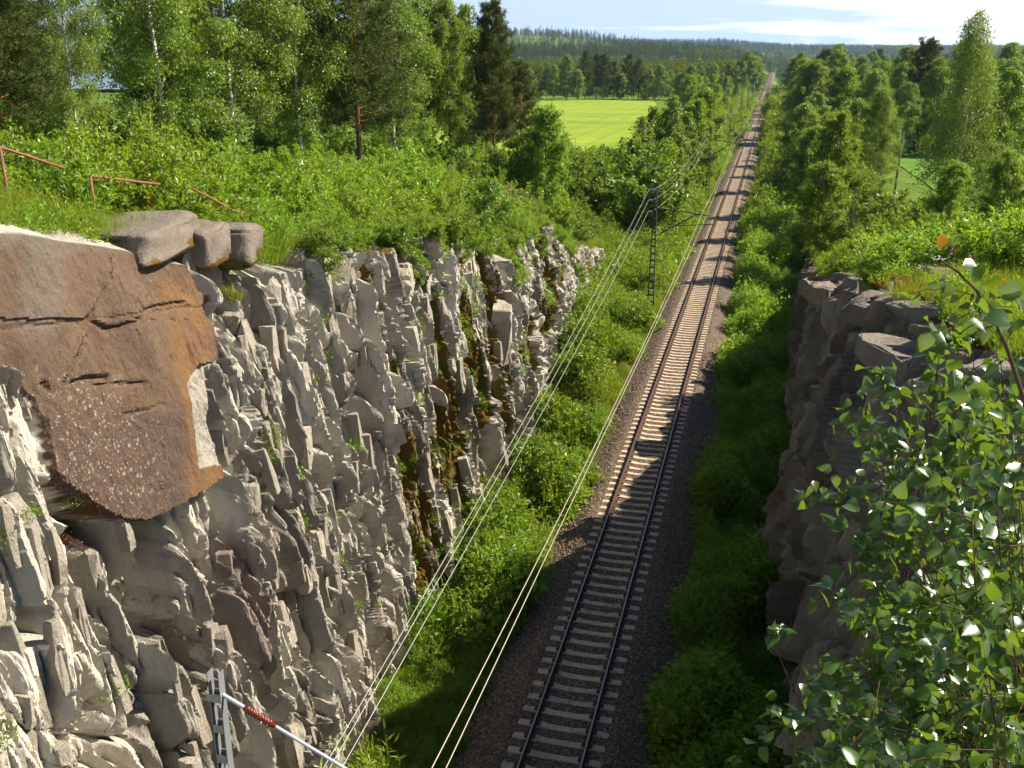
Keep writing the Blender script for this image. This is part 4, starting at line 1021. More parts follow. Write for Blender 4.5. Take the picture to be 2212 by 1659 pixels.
for u, D, vt, me, H0, nm, wd in [(60, 72, -60, P_NEAR[0], 16, 'pine_tree', 1.2), (-60, 55, -120, P_NEAR[0], 16, 'pine_tree', 1.3), (440, 90, -60, P_MID[0], 15, 'pine_tree', 1.1), (560, 105, 0, S_MID[0], 15, 'spruce_tree', 1), (690, 105, -30, B_MID[1], 14, 'birch_tree', 1), (730, 90, -60, S_MID[1], 14, 'spruce_tree', 1.1),
                             (820, 110, 0, P_MID[1], 15, 'pine_tree', 1), (890, 115, 20, B_MID[2], 14, 'birch_tree', 1), (340, 80, -100, P_MID[0], 15, 'pine_tree', 1), (1040, 112, 60, B_MID[0], 14, 'birch_tree', 1)]:
    stand(u, D, vt, me, H0, nm, 'tree deep in the dark of the left wood behind the birches', 'tree', 'trees deep in the left wood', wd)
for u, D, vt in [(90, 60, 230), (250, 70, 225), (420, 75, 240), (590, 80, 255), (670, 78, 280), (740, 85, 275), (830, 86, 270), (900, 88, 265), (945, 92, 280), (1000, 90, 295), (1110, 86, 300), (1040, 95, 300), (1140, 92, 310)]:
    stand(u, D, vt, SH_MID[rg.randrange(3)], 3.2, 'understorey_bush', 'dark bush under the trees of the left wood', 'bush', 'understorey bushes of the left wood', 1.1, parts=('stem', 'foliage'))

# bright bushes along the brink of the left plateau
k = 0
for yy in np.concatenate([np.arange(15, 40, 1.25), np.arange(40, 74, 2.0)]):
    for q in range(5 if yy < 40 else 5):
        off = 1.5 + q * (2.0 if yy < 40 else 2.6) + rg.uniform(-.6, .6)
        if yy < 17.5 and off < 4.5: continue
        x = float(xtl(yy)) - off; y = yy + rg.uniform(-.6, .6); zg = float(ground_z(x, y))
        m = rg.choice([0, 0, 1, 1, 2, 2, 3]); s = rg.uniform(.62, 1.2) * (.6 if off < 2.8 else (1, 1, 1, .78, .6)[q])
        if yy < 19.5 and off < 3.6: continue
        plant('willow_bush', SH[m], (x, y, zg - .1), (s * rg.uniform(.9, 1.2), s * rg.uniform(.9, 1.2), s * rg.uniform(.85, 1.15)), rg.uniform(0, 6.28),
              '%s green thicket bush in the %s row %s' % (['light', 'light', 'mid', 'darker'][m], ['front', 'second', 'third', 'fourth', 'rear'][q], 'above the brown slab' if yy < 19 else 'above the broken columns' if yy < 26 else 'above the mid wall' if yy < 34 else 'above the mossy wall' if yy < 46 else 'by the low wall end'), 'bush', 'bushes of the thicket on the left brink', ('stem', 'foliage'))
for u, v, D, s, lab in [(205, 290, 27, 1.25, 'tallest bright bush poking up before the dark-trunked birch'), (165, 440, 17.2, .62, 'round glossy bush crossing the rusty pipe rail'), (130, 330, 24, .8, 'pale leafy bush at the foot of the leftmost pine'), (870, 385, 46, 1.5, 'rounded bright green bush standing above the others in the thicket'), (340, 280, 30, 1.35, 'lime green bush before the big leafy birch')]:
    p = ath(u, v, D); zg = float(ground_z(p[0], p[1]))
    plant('willow_bush', SH[1], (p[0], p[1], zg - .1), s, rg.uniform(0, 6), lab, 'bush', 'bushes of the thicket on the left brink', ('stem', 'foliage'))
for i in range(46):
    yy = 24 + 44 * rg.random(); x = float(xtl(yy)) + rg.uniform(-.9, .35); j = int(np.argmin(abs(s_ - yy))); s = rg.uniform(.28, .62)
    plant('brink_bush', SH[rg.randrange(4)], (x, yy, float(Z[-1, j]) - .15), s, rg.uniform(0, 6.28), 'small bush hanging over the rock brink %s' % ('above the grey columns' if yy < 34 else 'above the mossy wall' if yy < 50 else 'at the low wall end'), 'bush', 'bushes hanging over the left brink', ('stem', 'foliage'))
# saplings on the rock ledges
for u, v, h, lab, me in [(715, 640, 2.0, 'little birch rooted in the rock face high on the left wall', 0), (1000, 600, 2.4, 'slim birch sapling above the middle of the rock wall', 1), (1060, 570, 3.6, 'tallest sapling on the rock brink near the end of the wall', 0), (905, 640, 1.8, 'small sapling on the mossy ledge of the rock wall', 1), (1150, 610, 3.0, 'bushy sapling on the brink before the end of the wall', 0), (1195, 640, 2.4, 'pale sapling at the lower end of the rock wall', 1), (1110, 650, 2.2, 'thin leaning sapling on the rock wall end', 1), (1250, 640, 2.6, 'last sapling on the tail of the rock wall', 0)]:
    p = cliff_hit(u, v)
    plant('birch_sapling', birch(60 + me, 3.0, 1.0, 26, 9, 14, .11, .07, M_ASPEN if me else M_BIRCH, M_GBARK, .25, .3), (p[0] - .15, p[1], p[2] - .2), h / 3.0, rg.uniform(0, 6), lab, 'sapling', 'saplings on the left rock wall')
p = cliff_hit(1143, 715)
plant('pine_sapling', pine(9, 4.2, .9, 22, 9, 10, .45, L=.16, Wd=.02), (p[0] - .1, p[1], p[2]), 1., 1., 'young pine with a bare red stem growing from the rock wall', 'sapling')

# shrubs at the tail of the left wall and along the left verge
for i in range(60):
    y = 62 + 90 * rg.random() ** 1.1; x = float(xtl(y)) - .2 - 11 * rg.random() ** 1.2 - max(0, (y - 80) * .03)
    s = rg.uniform(.45, .85) * (1 + y / 300)
    plant('verge_bush', SH_MID[rg.randrange(3)], (x, y, float(ground_z(x, y)) - .1), (s, s, s * rg.uniform(.85, 1.2)), rg.uniform(0, 6), 'bright bush on the left slope %s, %s' % ('beside the wall end' if y < 78 else 'level with the second mast' if y < 105 else 'below the yellow field', 'near the verge' if x > -12 else 'up by the wood'), 'bush', 'bushes on the left slope beyond the rock wall', ('stem', 'foliage'))
# small trees between field and track, left
for u, D, vt, kind, lab in [(1385, 112, 250, 1, 'left tree of the bright clump before the yellow field'), (1418, 118, 228, 1, 'middle tree of the bright clump before the yellow field'), (1446, 116, 205, 2, 'tallest pointed tree of the bright clump before the yellow field'), (1475, 122, 240, 1, 'right tree of the bright clump before the yellow field'), (1502, 135, 218, 0, 'dark round tree right of the bright clump'), (1520, 150, 195, 0, 'small tree above the dark round one'), (1250, 100, 330, 3, 'low dark bush right of the round aspen'), (1290, 104, 335, 3, 'grey green bush below the field edge'), (1330, 110, 310, 3, 'loose bush at the near field edge'), (1410, 100, 300, 3, 'bush under the bright clump')]:
    me, H0 = [(A_MID[0], 12), (B_SLIM[0], 13), (B_SLIM[1], 13), (SH_MID[1], 3.4)][kind]
    stand(u, D, vt, me, H0, 'field_edge_tree', lab, 'tree', None, [1, 1.05, .95, 1][kind], parts=('trunk', 'crown') if kind < 3 else ('stem', 'foliage'))
for i in range(95):                                     # young birches along the left side of the line
    y = 105 + 420 * rg.random() ** 1.2; x = -7.5 - (13 if y < 250 else 22) * rg.random() ** 1.3 - max(0, 3 * (200 - y) / 100)
    if y < 430:
        uu, vv = proj(np.array([x, y, float(ground_z(x, y)) + 7.])); 
        if (1150 < uu < 1375 and vv < 345) or (1375 <= uu < 1485 and vv < 235): continue
    h = rg.uniform(4, 8) * (.7 if y < 150 else (1.1 if y < 260 else 1.75)); me = rg.choice(B_SLIM + B_MID[:2] + A_MID); H0 = 13
    plant('lineside_birch', me, (x, y, float(ground_z(x, y)) - .1), (h / H0 * 1.15, h / H0 * 1.15, h / H0), rg.uniform(0, 6), 'young birch left of the line, %s, %s' % ('beside the near field' if y < 200 else 'level with mid field' if y < 320 else 'near the far field edge' if y < 440 else 'at the belt end', 'next to the masts' if x > -11 - .004 * y else 'on the field side'), 'tree', 'young trees left of the line')
# row behind the yellow field
row = [(1165, 172, 'p'), (1195, 140, 'b'), (1222, 118, 'b'), (1245, 140, 'b'), (1262, 112, 'p'), (1285, 120, 'p'), (1300, 112, 'p'), (1322, 128, 'p'), (1338, 150, 'b'), (1352, 118, 'p'), (1375, 124, 'p'), (1398, 150, 'b'), (1420, 140, 'b'), (1440, 152, 'b'), (1462, 148, 'b'), (1485, 140, 'b'), (1508, 145, 'b'), (1530, 138, 'b'), (1552, 140, 'b'), (1572, 128, 'b'), (1590, 118, 'b'), (1606, 112, 'b'), (1622, 108, 'b'), (1180, 150, 'p'), (1145, 150, 'b'), (1110, 145, 'p'), (1270, 150, 'b'), (1310, 160, 'b'), (1365, 165, 'p')]
for i, (u, vt, t) in enumerate(row):
    D = 432 + rg.uniform(-6, 22) + (60 if u > 1500 else 0)
    me, H0 = ((rg.choice(P_MID), 15) if t == 'p' else (rg.choice(B_MID + A_MID[:1]), 14))
    stand(u, D, vt, me, H0, 'pine_tree' if t == 'p' else 'birch_tree', 'dark pine in the row beyond the yellow field' if t == 'p' else 'pale birch in the row beyond the yellow field', 'tree', 'pines beyond the yellow field' if t == 'p' else 'birches beyond the yellow field', 1.05 if t == 'p' else 1.15)
for i in range(34):
    y = 440 + 60 * rg.random(); x = -130 + 115 * rg.random()
    h = rg.uniform(4, 8); plant('field_hedge_bush', SH_MID[rg.randrange(3)], (x, y - 8 * rg.random(), float(ground_z(x, y)) - .1), h / 3.2 * np.array([1, 1, .8]), rg.uniform(0, 6), 'bush in the low hedge at the far edge of the yellow field', 'bush', 'hedge bushes beyond the yellow field', ('stem', 'foliage'))

# right side of the line
stand(2085, 100, 22, B_TALL, 20, 'birch_tree', 'tallest birch rising above the skyline on the right', 'birch', wide=.92)
stand(2165, 104, 150, B_MID[1], 14, 'birch_tree', 'birch leaning close to the tallest birch on its right', 'birch', wide=.9)
for u, D, vt, me, H0, wd, lab in [(1895, 112, 192, B_NEAR[1], 17, .9, 'full hanging birch left of the wooden pole'), (1812, 104, 245, A_MID[0], 12, .95, 'yellow green rounded tree before the hanging birch'), (1787, 84, 352, A_MID[1], 12, 1.15, 'bright bushy tree standing nearest the track on the right'), (1765, 118, 275, A_MID[0], 12, 1.2, 'leafy tree behind the bright bushy tree'), (1850, 122, 215, B_MID[0], 14, 1., 'birch tops behind the rounded tree'), (1728, 140, 225, B_MID[2], 14, 1.1, 'tree at the front of the right wood beside the shaded verge'), (1935, 84, 412, SH_MID[1], 3.4, 1.2, 'dark round bush at the foot of the wooden pole'), (1860, 80, 420, S_MID[1], 14, 1.3, 'small spruce right of the bright bushy tree'), (2022, 92, 420, SH_MID[1], 3.4, 1., 'dark bush at the foot of the tallest birch'), (2190, 85, 330, A_MID[1], 12, 1., 'dark leafy tree at the right photo edge'), (2075, 88, 350, A_MID[0], 12, 1.1, 'low leafy tree under the tallest birch')]:
    stand(u, D, vt, me, H0, 'lineside_tree', lab, 'tree', None, wd, parts=('stem', 'foliage') if H0 == 3.4 else ('trunk', 'crown'))
for i in range(240):                                    # the right wood
    q = rg.random(); y = 120 + 620 * q ** 1.5; x = (11 if y < 170 else 9) + .004 * y + (rg.random() ** 1.25) * (26 + .36 * y)
    if 24 < x < 125 and 100 < y < 208 and x < 26 + .62 * (y - 20): continue
    uu = proj(np.array([x, y, 0.]))[0]
    if y < 205 and 1900 < uu < 2015: continue
    h = rg.uniform(10, 15) * (1.5 if y > 190 else .9) * (1 if x > 16 else .8); t = rg.random()
    me, H0, nm = (rg.choice(B_MID), 14, 'birch_tree') if t < .6 else ((rg.choice(A_MID), 12, 'aspen_tree') if t < .75 else ((rg.choice(P_MID), 15, 'pine_tree') if t < .92 else (rg.choice(S_MID), 15, 'spruce_tree')))
    plant(nm, me, (x, y, float(ground_z(x, y)) - .1), (h / H0 * 1.1, h / H0 * 1.1, h / H0), rg.uniform(0, 6), {'birch_tree': 'pale birch', 'aspen_tree': 'rounded aspen', 'pine_tree': 'dark pine', 'spruce_tree': 'dark spruce'}[nm] + ' in the right wood, %s, %s' % ('left of the meadow' if y < 190 else 'behind the hanging birch' if y < 300 else 'midway to the horizon' if y < 450 else 'far off near the skyline', 'at the line side' if x < 18 + .02 * y else 'in the middle' if x < 30 + .14 * y else 'towards the right edge'), 'tree', {'birch_tree': 'birches', 'aspen_tree': 'aspens', 'pine_tree': 'pines', 'spruce_tree': 'spruces'}[nm] + ' of the right wood')
for i in range(26):                                     # front row of the right wood, shading the line
    y = 142 + 8.5 * i + rg.uniform(-3, 3); x = 9.2 + rg.uniform(-.8, 3.0) + .004 * y; h = rg.uniform(8.5, 13); me = rg.choice(B_MID + A_MID + B_SLIM)
    plant('birch_tree', me, (x, y, float(ground_z(x, y)) - .1), (h / 13.5 * 1.1, h / 13.5 * 1.1, h / 13.5), rg.uniform(0, 6.28), '%s in the front row of the right wood, %s' % ('birch' if me in B_MID else 'aspen' if me in A_MID else 'slim birch', 'level with the second mast' if y < 165 else 'level with the yellow field' if y < 260 else 'towards the far end'), 'tree', 'front row of the right wood')
for i in range(40):                                     # edge of the right wood towards the meadow
    u = 1880 + 420 * rg.random(); D = 205 + 60 * rg.random(); p = ath(u, 300, D)
    h = rg.uniform(13, 18); me = rg.choice(B_MID + B_MID + P_MID)
    plant('meadow_edge_tree', me, (p[0], p[1], float(ground_z(p[0], p[1])) - .1), (h / 14,) * 3, rg.uniform(0, 6), 'tall tree in the row behind the green meadow on the right', 'tree', 'trees behind the right meadow')
for i in range(46):                                     # right verge bushes below the trees
    y = 62 + 110 * rg.random() ** 1.1; x = float(xbr(y)) + 1.2 + 7.5 * rg.random()
    s = rg.uniform(.5, 1.0) * (1 + y / 400)
    plant('verge_bush', SH_MID[rg.randrange(3)], (x, y, float(ground_z(x, y)) - .1), (s, s, s), rg.uniform(0, 6), 'bush on the shaded bank right of the line, %s' % ('just past the right rock wall' if y < 82 else 'below the bright bushy tree' if y < 115 else 'along the front of the wood'), 'bush', 'bushes on the right bank', ('stem', 'foliage'))
for i in range(100):                                     # glossy thicket on the right brink
    y = 29 + 33 * rg.random(); x = float(xtr(y)) + (.5 if y > 31 else 2.4) + (2 + .34 * y) * rg.random()
    s = rg.uniform(.7, 1.25); plant('willow_bush', SH[rg.randrange(4)], (x, y, float(ground_z(x, y)) - .15), (s * 1.1, s * 1.1, s * rg.uniform(.8, 1.1)), rg.uniform(0, 6), 'glossy bush on the right rock wall, %s, %s' % ('just behind the ledge' if y < 38 else 'midway to the tallest birch' if y < 50 else 'below the tall trees', 'near the brink' if x < float(xtr(y)) + 4 else 'set back' if x < float(xtr(y)) + 9 else 'by the photo edge'), 'bush', 'bushes on the right brink', ('stem', 'foliage'))

# far woods nobody could count
fb = [birch(70 + i, 13, 3.4, 16, 4, 9, .75, .55, M_FAR, M_GBARK, .08, .3)[1] for i in range(2)]; fs = [spruce(75 + i, 14, 2.3, 34, 12, M_SPRUCE, .8, .35)[1] for i in range(2)]; fp = [pine(78, 14, 2.6, 18, 5, 6, .2, M_FAR, .9, .3)[1]]
def far_pts(n, D0, D1, u0, u1, cond=None):
    D = np.sqrt(D0 ** 2 + (D1 ** 2 - D0 ** 2) * rn.random(n)); a = np.radians(u_ang(u0) + (u_ang(u1) - u_ang(u0)) * rn.random(n))
    x = CAMX + D * np.sin(a); y = D * np.cos(a); k = np.abs(x) > 11 + .004 * D
    k |= D > 1250
    if cond is not None: k &= cond(x, y)
    x, y = x[k], y[k]; return np.stack([x, y, ground_z(x, y) - .2], -1)
def flat_rot(n): return np.stack([np.zeros(n), np.zeros(n), rn.uniform(0, 6.28, n)], -1)
notlake = lambda x, y: ~((x < -285 - (y - 440) * .2) & (y < 1055) & (y > 430))
for nm, n, D0, D1, u0, u1, src, s0, s1, cd in [
    ('birch_wood', 2600, 480, 800, 1050, 2350, fb + fp, .8, 1.15, notlake), ('left_wood', 1500, 460, 900, -300, 1150, fb + fp + fs, .8, 1.2, lambda x, y: notlake(x, y) & ((np.degrees(np.arctan2(x - CAMX, y)) < u_ang(120)) | (np.degrees(np.arctan2(x - CAMX, y)) > u_ang(260)))),
    ('spruce_forest', 9500, 800, 1500, -300, 2350, fs, .8, 1.25, lambda x, y: notlake(x, y) & (fbm(x * .006, y * .009, 3., 3) > .46)), ('birch_forest', 6000, 800, 1500, -300, 2350, fb, .7, 1.1, lambda x, y: notlake(x, y) & (fbm(x * .006, y * .009, 3., 3) <= .49)),
    ('hill_forest', 10000, 1500, 2900, -300, 2350, fs, 1.1, 1.7, lambda x, y: fbm(x * .004, y * .004, 7., 3) > .44), ('hill_birch_forest', 5000, 1500, 2900, -300, 2350, fb, .9, 1.3, lambda x, y: fbm(x * .004, y * .004, 7., 3) <= .47), ('ridge_forest', 6000, 2900, 4050, 1100, 2350, fs, 1.3, 2.0, None),
    ('right_wood', 900, 230, 480, 1850, 2350, fb + fp + fs, .8, 1.1, lambda x, y: x > 30 + .05 * y)]:
    P = far_pts(n, D0, D1, u0, u1, cd); scatter(nm, P, flat_rot(len(P)), rn.uniform(s0, s1, len(P)), src)

# ------------------------------------------------------------------ overhead line
CZ, MZ = 5.95, 7.0
def mast(x, y, label, near=False, top=8.35):
    z0 = float(zt(y)) - .9; zr = float(zt(y)); H = top + .9
    r = empty('catenary_mast', (x, y, z0)); tag(r, label, 'catenary mast', 'catenary masts along the left of the line')
    mt = M_GALV if near else M_MAST
    wb, wt = (.105, .10) if near else (.25, .10)
    hw = lambda z: wb + (wt - wb) * z / H
    for s in (-1, 1):                                    # two channels
        m = MB(); a, b = Vector((s * hw(0), 0, 0)), Vector((s * hw(H), 0, H))
        dpt = .17 if near else .15
        m.bar(a, b, .012 if near else .03, dpt)
        for e in (-1, 1):
            if near: continue
            m.bar(a + Vector((-s * .03, e * dpt / 2, 0)), b + Vector((-s * .03, e * dpt / 2, 0)), .055, .012)
        m.build('channel', mt, r)
    zs = np.arange(.35, H, .62 if near else .5)
    for z in zs:
        m = MB()
        for e in (-1, 1): m.box((0, e * (.082 if near else .08), z), (2 * hw(z) - .02, .012, .16 if near else .10))
        m.build('batten', mt, r)
    MB().box((0, 0, H - .01), (2 * wt - .01, .02 if near else .16, .012)).build('top_plate', mt, r) if not near else None
    MB().box((0, 0, .1), (.95, .75, .55)).build('foundation', M_CONC, r, bevel=.03)
    for zf in (8.25, 7.5, 6.7):                          # line insulators on the outer side
        if near: continue
        q = Vector((-hw(zf + .9), 0, zf + .9))
        m = MB(); m.tube([q, q + Vector((-.3, 0, .02))], .02, 6); m.tube([q + Vector((-.3, 0, -.06)), q + Vector((-.3, 0, 0)), q + Vector((-.3, 0, .1)), q + Vector((-.3, 0, .16))], [.04, .075, .07, .035], 8)
        m.build('pin_insulator', M_DARKINS, r)
    # cantilever: stay tube with its insulator, bracket tube, registration arm
    tx = -x + .15; zst, zbr = (7.15 + .9, 5.2 + .9)
    tm = M_PALE if near else M_MAST
    def ins(a, b, nm):
        a, b = Vector(a), Vector(b); d = b - a; pts, rad = [a], [.03]
        n = 9
        for i in range(n):
            c = a + d * (.12 + .76 * i / n); pts += [c, c + d * (.35 / n), c + d * (.5 / n)]; rad += [.045, .088, .048]
        pts.append(b); rad.append(.03); MB().tube(pts, rad, 10).build(nm, M_INS if near else M_DARKINS, r, True)
    A0, A1 = Vector((hw(zst), 0, zst)), Vector((tx, 0, zst - .35 + .0))
    if near:
        q = aty(478, 1500, y); A0 = Vector((hw(float(q[2]) - z0), 0, float(q[2]) - z0)); q = aty(960, 1790, y - .1); A1 = Vector((float(q[0]) - x, -.1, float(q[2]) - z0))
    d = (A1 - A0).normalized()
    MB().tube([A0, A0 + d * .42], .036, 8).build('clevis', tm, r)
    ins(A0 + d * .40, A0 + d * 1.05, 'stay_insulator')
    MB().tube([A0 + d * 1.02, A1 + d * .35], .030 if near else .045, 8).build('stay_tube', tm, r)
    B0 = Vector((hw(zbr), 0, zbr)); B1 = (A1 - d * .3) if not near else Vector((1.6, 0, zbr - .6)); d2 = (B1 - B0).normalized()
    MB().tube([B0, B0 + d2 * .4], .035, 8).build('clevis', tm, r)
    ins(B0 + d2 * .38, B0 + d2 * 1.05, 'bracket_insulator')
    MB().tube([B0 + d2 * 1.0, B1], .036 if near else .05, 8).build('bracket_tube', tm, r)
    c0 = B0 + d2 * (B1 - B0).length * .45
    m = MB(); m.tube([c0, Vector((tx + .9, 0, CZ + .9 + .25))], .022 if near else .035, 6); m.tube([Vector((tx + .8, 0, CZ + .9 + .25)), Vector((tx + .05, 0, CZ + .9 + .02))], .014, 6)
    m.build('registration_arm', tm, r)
    return r
MX = -3.05
MY = [12.55, 69.5, 130.5, 190, 252, 312, 372, 432, 492, 552, 612]
mxs = [-4.0, MX, -3.0, -3.0] + [-3.0] * 7
mlab = ['near galvanised mast with brown stay insulator before the lit rock wall', 'dark ladder mast standing in the bright green verge below the wall end', 'second ladder mast, next beyond the one in the bright verge']
mast(mxs[0], MY[0], mlab[0], True, 8.0)
for i in range(1, len(MY)):
    mast(mxs[i], MY[i], mlab[i] if i < 3 else 'distant thin ladder mast along the left of the line')
def span(name, A, B, sag, rad, mat, parent, n=22, extra=None):
    k = np.linspace(0, 1, n)[:, None]; P = np.array(A) * (1 - k) + np.array(B) * k; P[:, 2] -= 4 * sag * (k[:, 0] * (1 - k[:, 0]))
    return P
def wire(name, label, pts, rad, mat, group):
    pts = np.concatenate(pts); me = tubes(name, [pts], [rad], mat, 6); o = obj(name, me); return tag(o, label, 'wire', group)
A0s = [atz(703, 1652, 6.2), atz(716, 1652, 6.0), atz(742, 1652, 5.9)]
for j, (zf, lab) in enumerate([(8.25, 'uppermost of three pale feeder wires crossing the rock wall'), (7.5, 'middle of three pale feeder wires crossing the rock wall'), (6.7, 'lowest of three pale feeder wires crossing the rock wall')]):
    xx = lambda i: mxs[i] - .45
    e = np.array([xx(1), MY[1], zf]); a = A0s[j]; back = a + (a - e) * .16
    pts = [span('', back, a, 0, 0, None, None, 3), span('', a, e, .35, 0, None, None)[1:]]
    for i in range(1, len(MY) - 1):
        pts.append(span('', (xx(i), MY[i], zf + float(zt(MY[i]))), (xx(i + 1), MY[i + 1], zf + float(zt(MY[i + 1]))), 1.15, 0, None, None)[1:])
    wire('feeder_wire', lab, pts, .0095, M_WIRE, 'feeder wires on the outer side of the masts')
st = [.25, .2, -.2, .2, -.2, .2, -.2, .2, -.2, .2, -.2]
pc, pm = atz(962, 1659, CZ), atz(932, 1659, CZ + .6); cx0, mx0 = float(pc[0]), float(pm[0])
cw = [span('', (cx0, -6, CZ), (cx0, MY[0], CZ), 0, 0, None, None, 3)]; mw = [span('', (mx0, -6, CZ + .6), (mx0, MY[0], CZ + .6), 0, 0, None, None, 3)]
for i in range(len(MY) - 1):
    a, b = (cx0 if i == 0 else st[i]), st[i + 1]; z0, z1 = float(zt(MY[i])), float(zt(MY[i + 1]))
    cw.append(span('', (a, MY[i], CZ + z0), (b, MY[i + 1], CZ + z1), .02, 0, None, None)[1:])
    mw.append(span('', (mx0 if i == 0 else a, MY[i], (CZ + .6 if i == 0 else MZ) + z0), (b, MY[i + 1], MZ + z1), .55, 0, None, None)[1:])
wire('contact_wire', 'lower thin overhead wire hanging over the left ballast shoulder', cw, .012, M_CWIRE, 'overhead wires above the track')
wire('messenger_wire', 'upper thin overhead wire running beside the lower one above the ballast', mw, .012, M_CWIRE, 'overhead wires above the track')
# small post beside the line
p = atz(1494, 492, -.9 + float(zt(100)))
r = empty('line_post', (float(p[0]), float(p[1]), float(p[2]) - .3)); tag(r, 'short dark post with a small head in the verge beyond the ladder mast', 'post')
MB().tube([(0, 0, 0), (0, 0, 2.05)], .055, 8).build('post', M_MAST, r); MB().box((-.05, -.02, 2.12), (.34, .2, .13)).build('post_head', M_GALV, r, bevel=.015)
# wooden pole by the meadow
p = ath(1945, 300, 118); zg = float(ground_z(p[0], p[1]))
r = empty('wooden_pole', (float(p[0]), float(p[1]), zg - .2)); tag(r, 'bare weathered wooden pole leaning slightly before the green meadow', 'pole')
MB().tube([(0, 0, 0), (.25, 0, 8.6)], [.15, .10], 10).build('pole_shaft', M_WOOD, r, True)
MB().tube([(.25, 0, 8.6), (.255, 0, 8.72)], [.11, .03], 10).build('pole_cap', M_MAST, r)
# rusty pipe rails on the left brink
def pipe_rail(px, depth, label, posts):
    P = [atx(u, v, x) for (u, v), x in zip(px, depth)]
    r = empty('pipe_railing', [float(c) for c in P[0]]); tag(r, label, 'railing', 'rusty railing on the left brink')
    L = [Vector(q) - Vector(P[0]) for q in P]
    MB().tube(L, .030, 8).build('rail_pipe', M_PIPE, r, True)
    for i in posts:
        g = float(ground_z(P[i][0], P[i][1])); MB().tube([(L[i].x, L[i].y, L[i].z), (L[i].x, L[i].y, min(L[i].z - .5, g - P[0][2] - .2))], .03, 8).build('rail_post', M_PIPE, r, True)
pipe_rail([(-60, 300), (0, 318), (60, 337), (140, 364)], [-10.2, -10.1, -10.0, -9.9], 'thick rusty pipe rail slanting in from the left edge above the grass', [1])
pipe_rail([(195, 381), (238, 385), (300, 393), (345, 398)], [-9.8, -9.8, -9.8, -9.8], 'level piece of rusty pipe rail among the bushes', [0])
pipe_rail([(415, 408), (455, 428), (500, 453), (520, 459), (558, 461)], [-9.4, -9.3, -9.2, -9.1, -9.1], 'bent lower end of the rusty pipe rail above the mossy boulder', [3])
pipe_rail([(1085, 418), (1103, 408), (1118, 410)], [-12.4, -12.2, -12.2], 'short bent rusty rail end far along the left brink', [1, 2])

# flowers that stand out
def fireweed(p, h, label, dry=False):
    r = empty('fireweed', [float(c) for c in p]); tag(r, label, 'flower', 'fireweed on the brinks')
    g = np.random.default_rng(int(abs(p[1]) * 100)); n = 46; z = g.uniform(.1, .78, n) * h; az = g.uniform(0, 6.28, n)
    D = unit(np.stack([np.cos(az), np.sin(az), np.full(n, .35)], -1)); C = np.stack([0 * z, 0 * z, z], -1)
    MB().tube([(0, 0, 0), (0, 0, h)], [.007, .003], 5).build('flower_stem', M_TWIG, r)
    o = obj('leaf_whorl', leaf_mesh('leaf_whorl', C, D, np.tile([0, 0, 1.], (n, 1)) + g.normal(size=(n, 3)) * .2, .13 * h * (1.2 - z / h), .02, M_DRY if dry else M_HERB, g), r)
    n = 30; z = h * g.uniform(.72, 1.0, n); az = g.uniform(0, 6.28, n); D = unit(np.stack([np.cos(az), np.sin(az), np.full(n, .2)], -1))
    V, F = leaf_quads(np.stack([0 * z, 0 * z, z], -1), D, np.tile([0, 0, 1.], (n, 1)) + g.normal(size=(n, 3)) * .6, .055 * (1.5 - z / h), .04)
    obj('flower_spike', mesh_np('flower_spike', V, F), r, M_DRY if dry else M_PINK)
for (u, v, x, h, lab, dry) in [(460, 500, -10.2, .9, 'pink fireweed right of the bent rusty rail end', False), (405, 470, -10.4, .9, 'pale pink fireweed beside the mossy boulder bushes', False), (328, 470, -10.0, 1.3, 'reddish dry plant standing behind the flat grey boulder', True), (735, 545, -9.0, 1.2, 'dark red dry plant at the brink of the thicket', True)]:
    fireweed(atx(u, v, x), h, lab, dry)
for (x, y, h, lab) in [(8.9, 26.5, 1.25, 'tall pink fireweed on the grassy ledge of the right rock wall'), (9.6, 27.5, 1.0, 'short fading fireweed beside the tall one on the right ledge')]:
    fireweed((x, y, float(ground_z(x, y)) + .3), h, lab)
p = cliff_hit(848, 655); fireweed((p[0], p[1], p[2] - .2), .5, 'tiny pink fireweed flowering on the pale rock wall')
def yarrow(p, h, label):
    r = empty('yarrow', [float(c) for c in p]); tag(r, label, 'flower', 'white flowers on the right ledge'); g = np.random.default_rng(4)
    MB().tube([(0, 0, 0), (.03, 0, h)], [.006, .004], 5).build('flower_stem', M_TWIG, r)
    n = 26; C = np.stack([g.normal(size=n) * .07, g.normal(size=n) * .07, h + g.normal(size=n) * .03], -1)
    V, F = leaf_quads(C, unit(g.normal(size=(n, 3)) * np.array([1, 1, .3])), np.tile([0, 0, 1.], (n, 1)) + g.normal(size=(n, 3)) * .4, .05, .04); obj('flower_head', mesh_np('flower_head', V, F), r, M_WHITE)
yarrow((8.5, 25.6, float(ground_z(8.5, 25.6)) + .3), .9, 'tallest white flower head on the grassy right ledge'); yarrow((8.8, 25.0, float(ground_z(8.8, 25.)) + .2), .6, 'lower white flower head in front of the tall one on the right ledge')

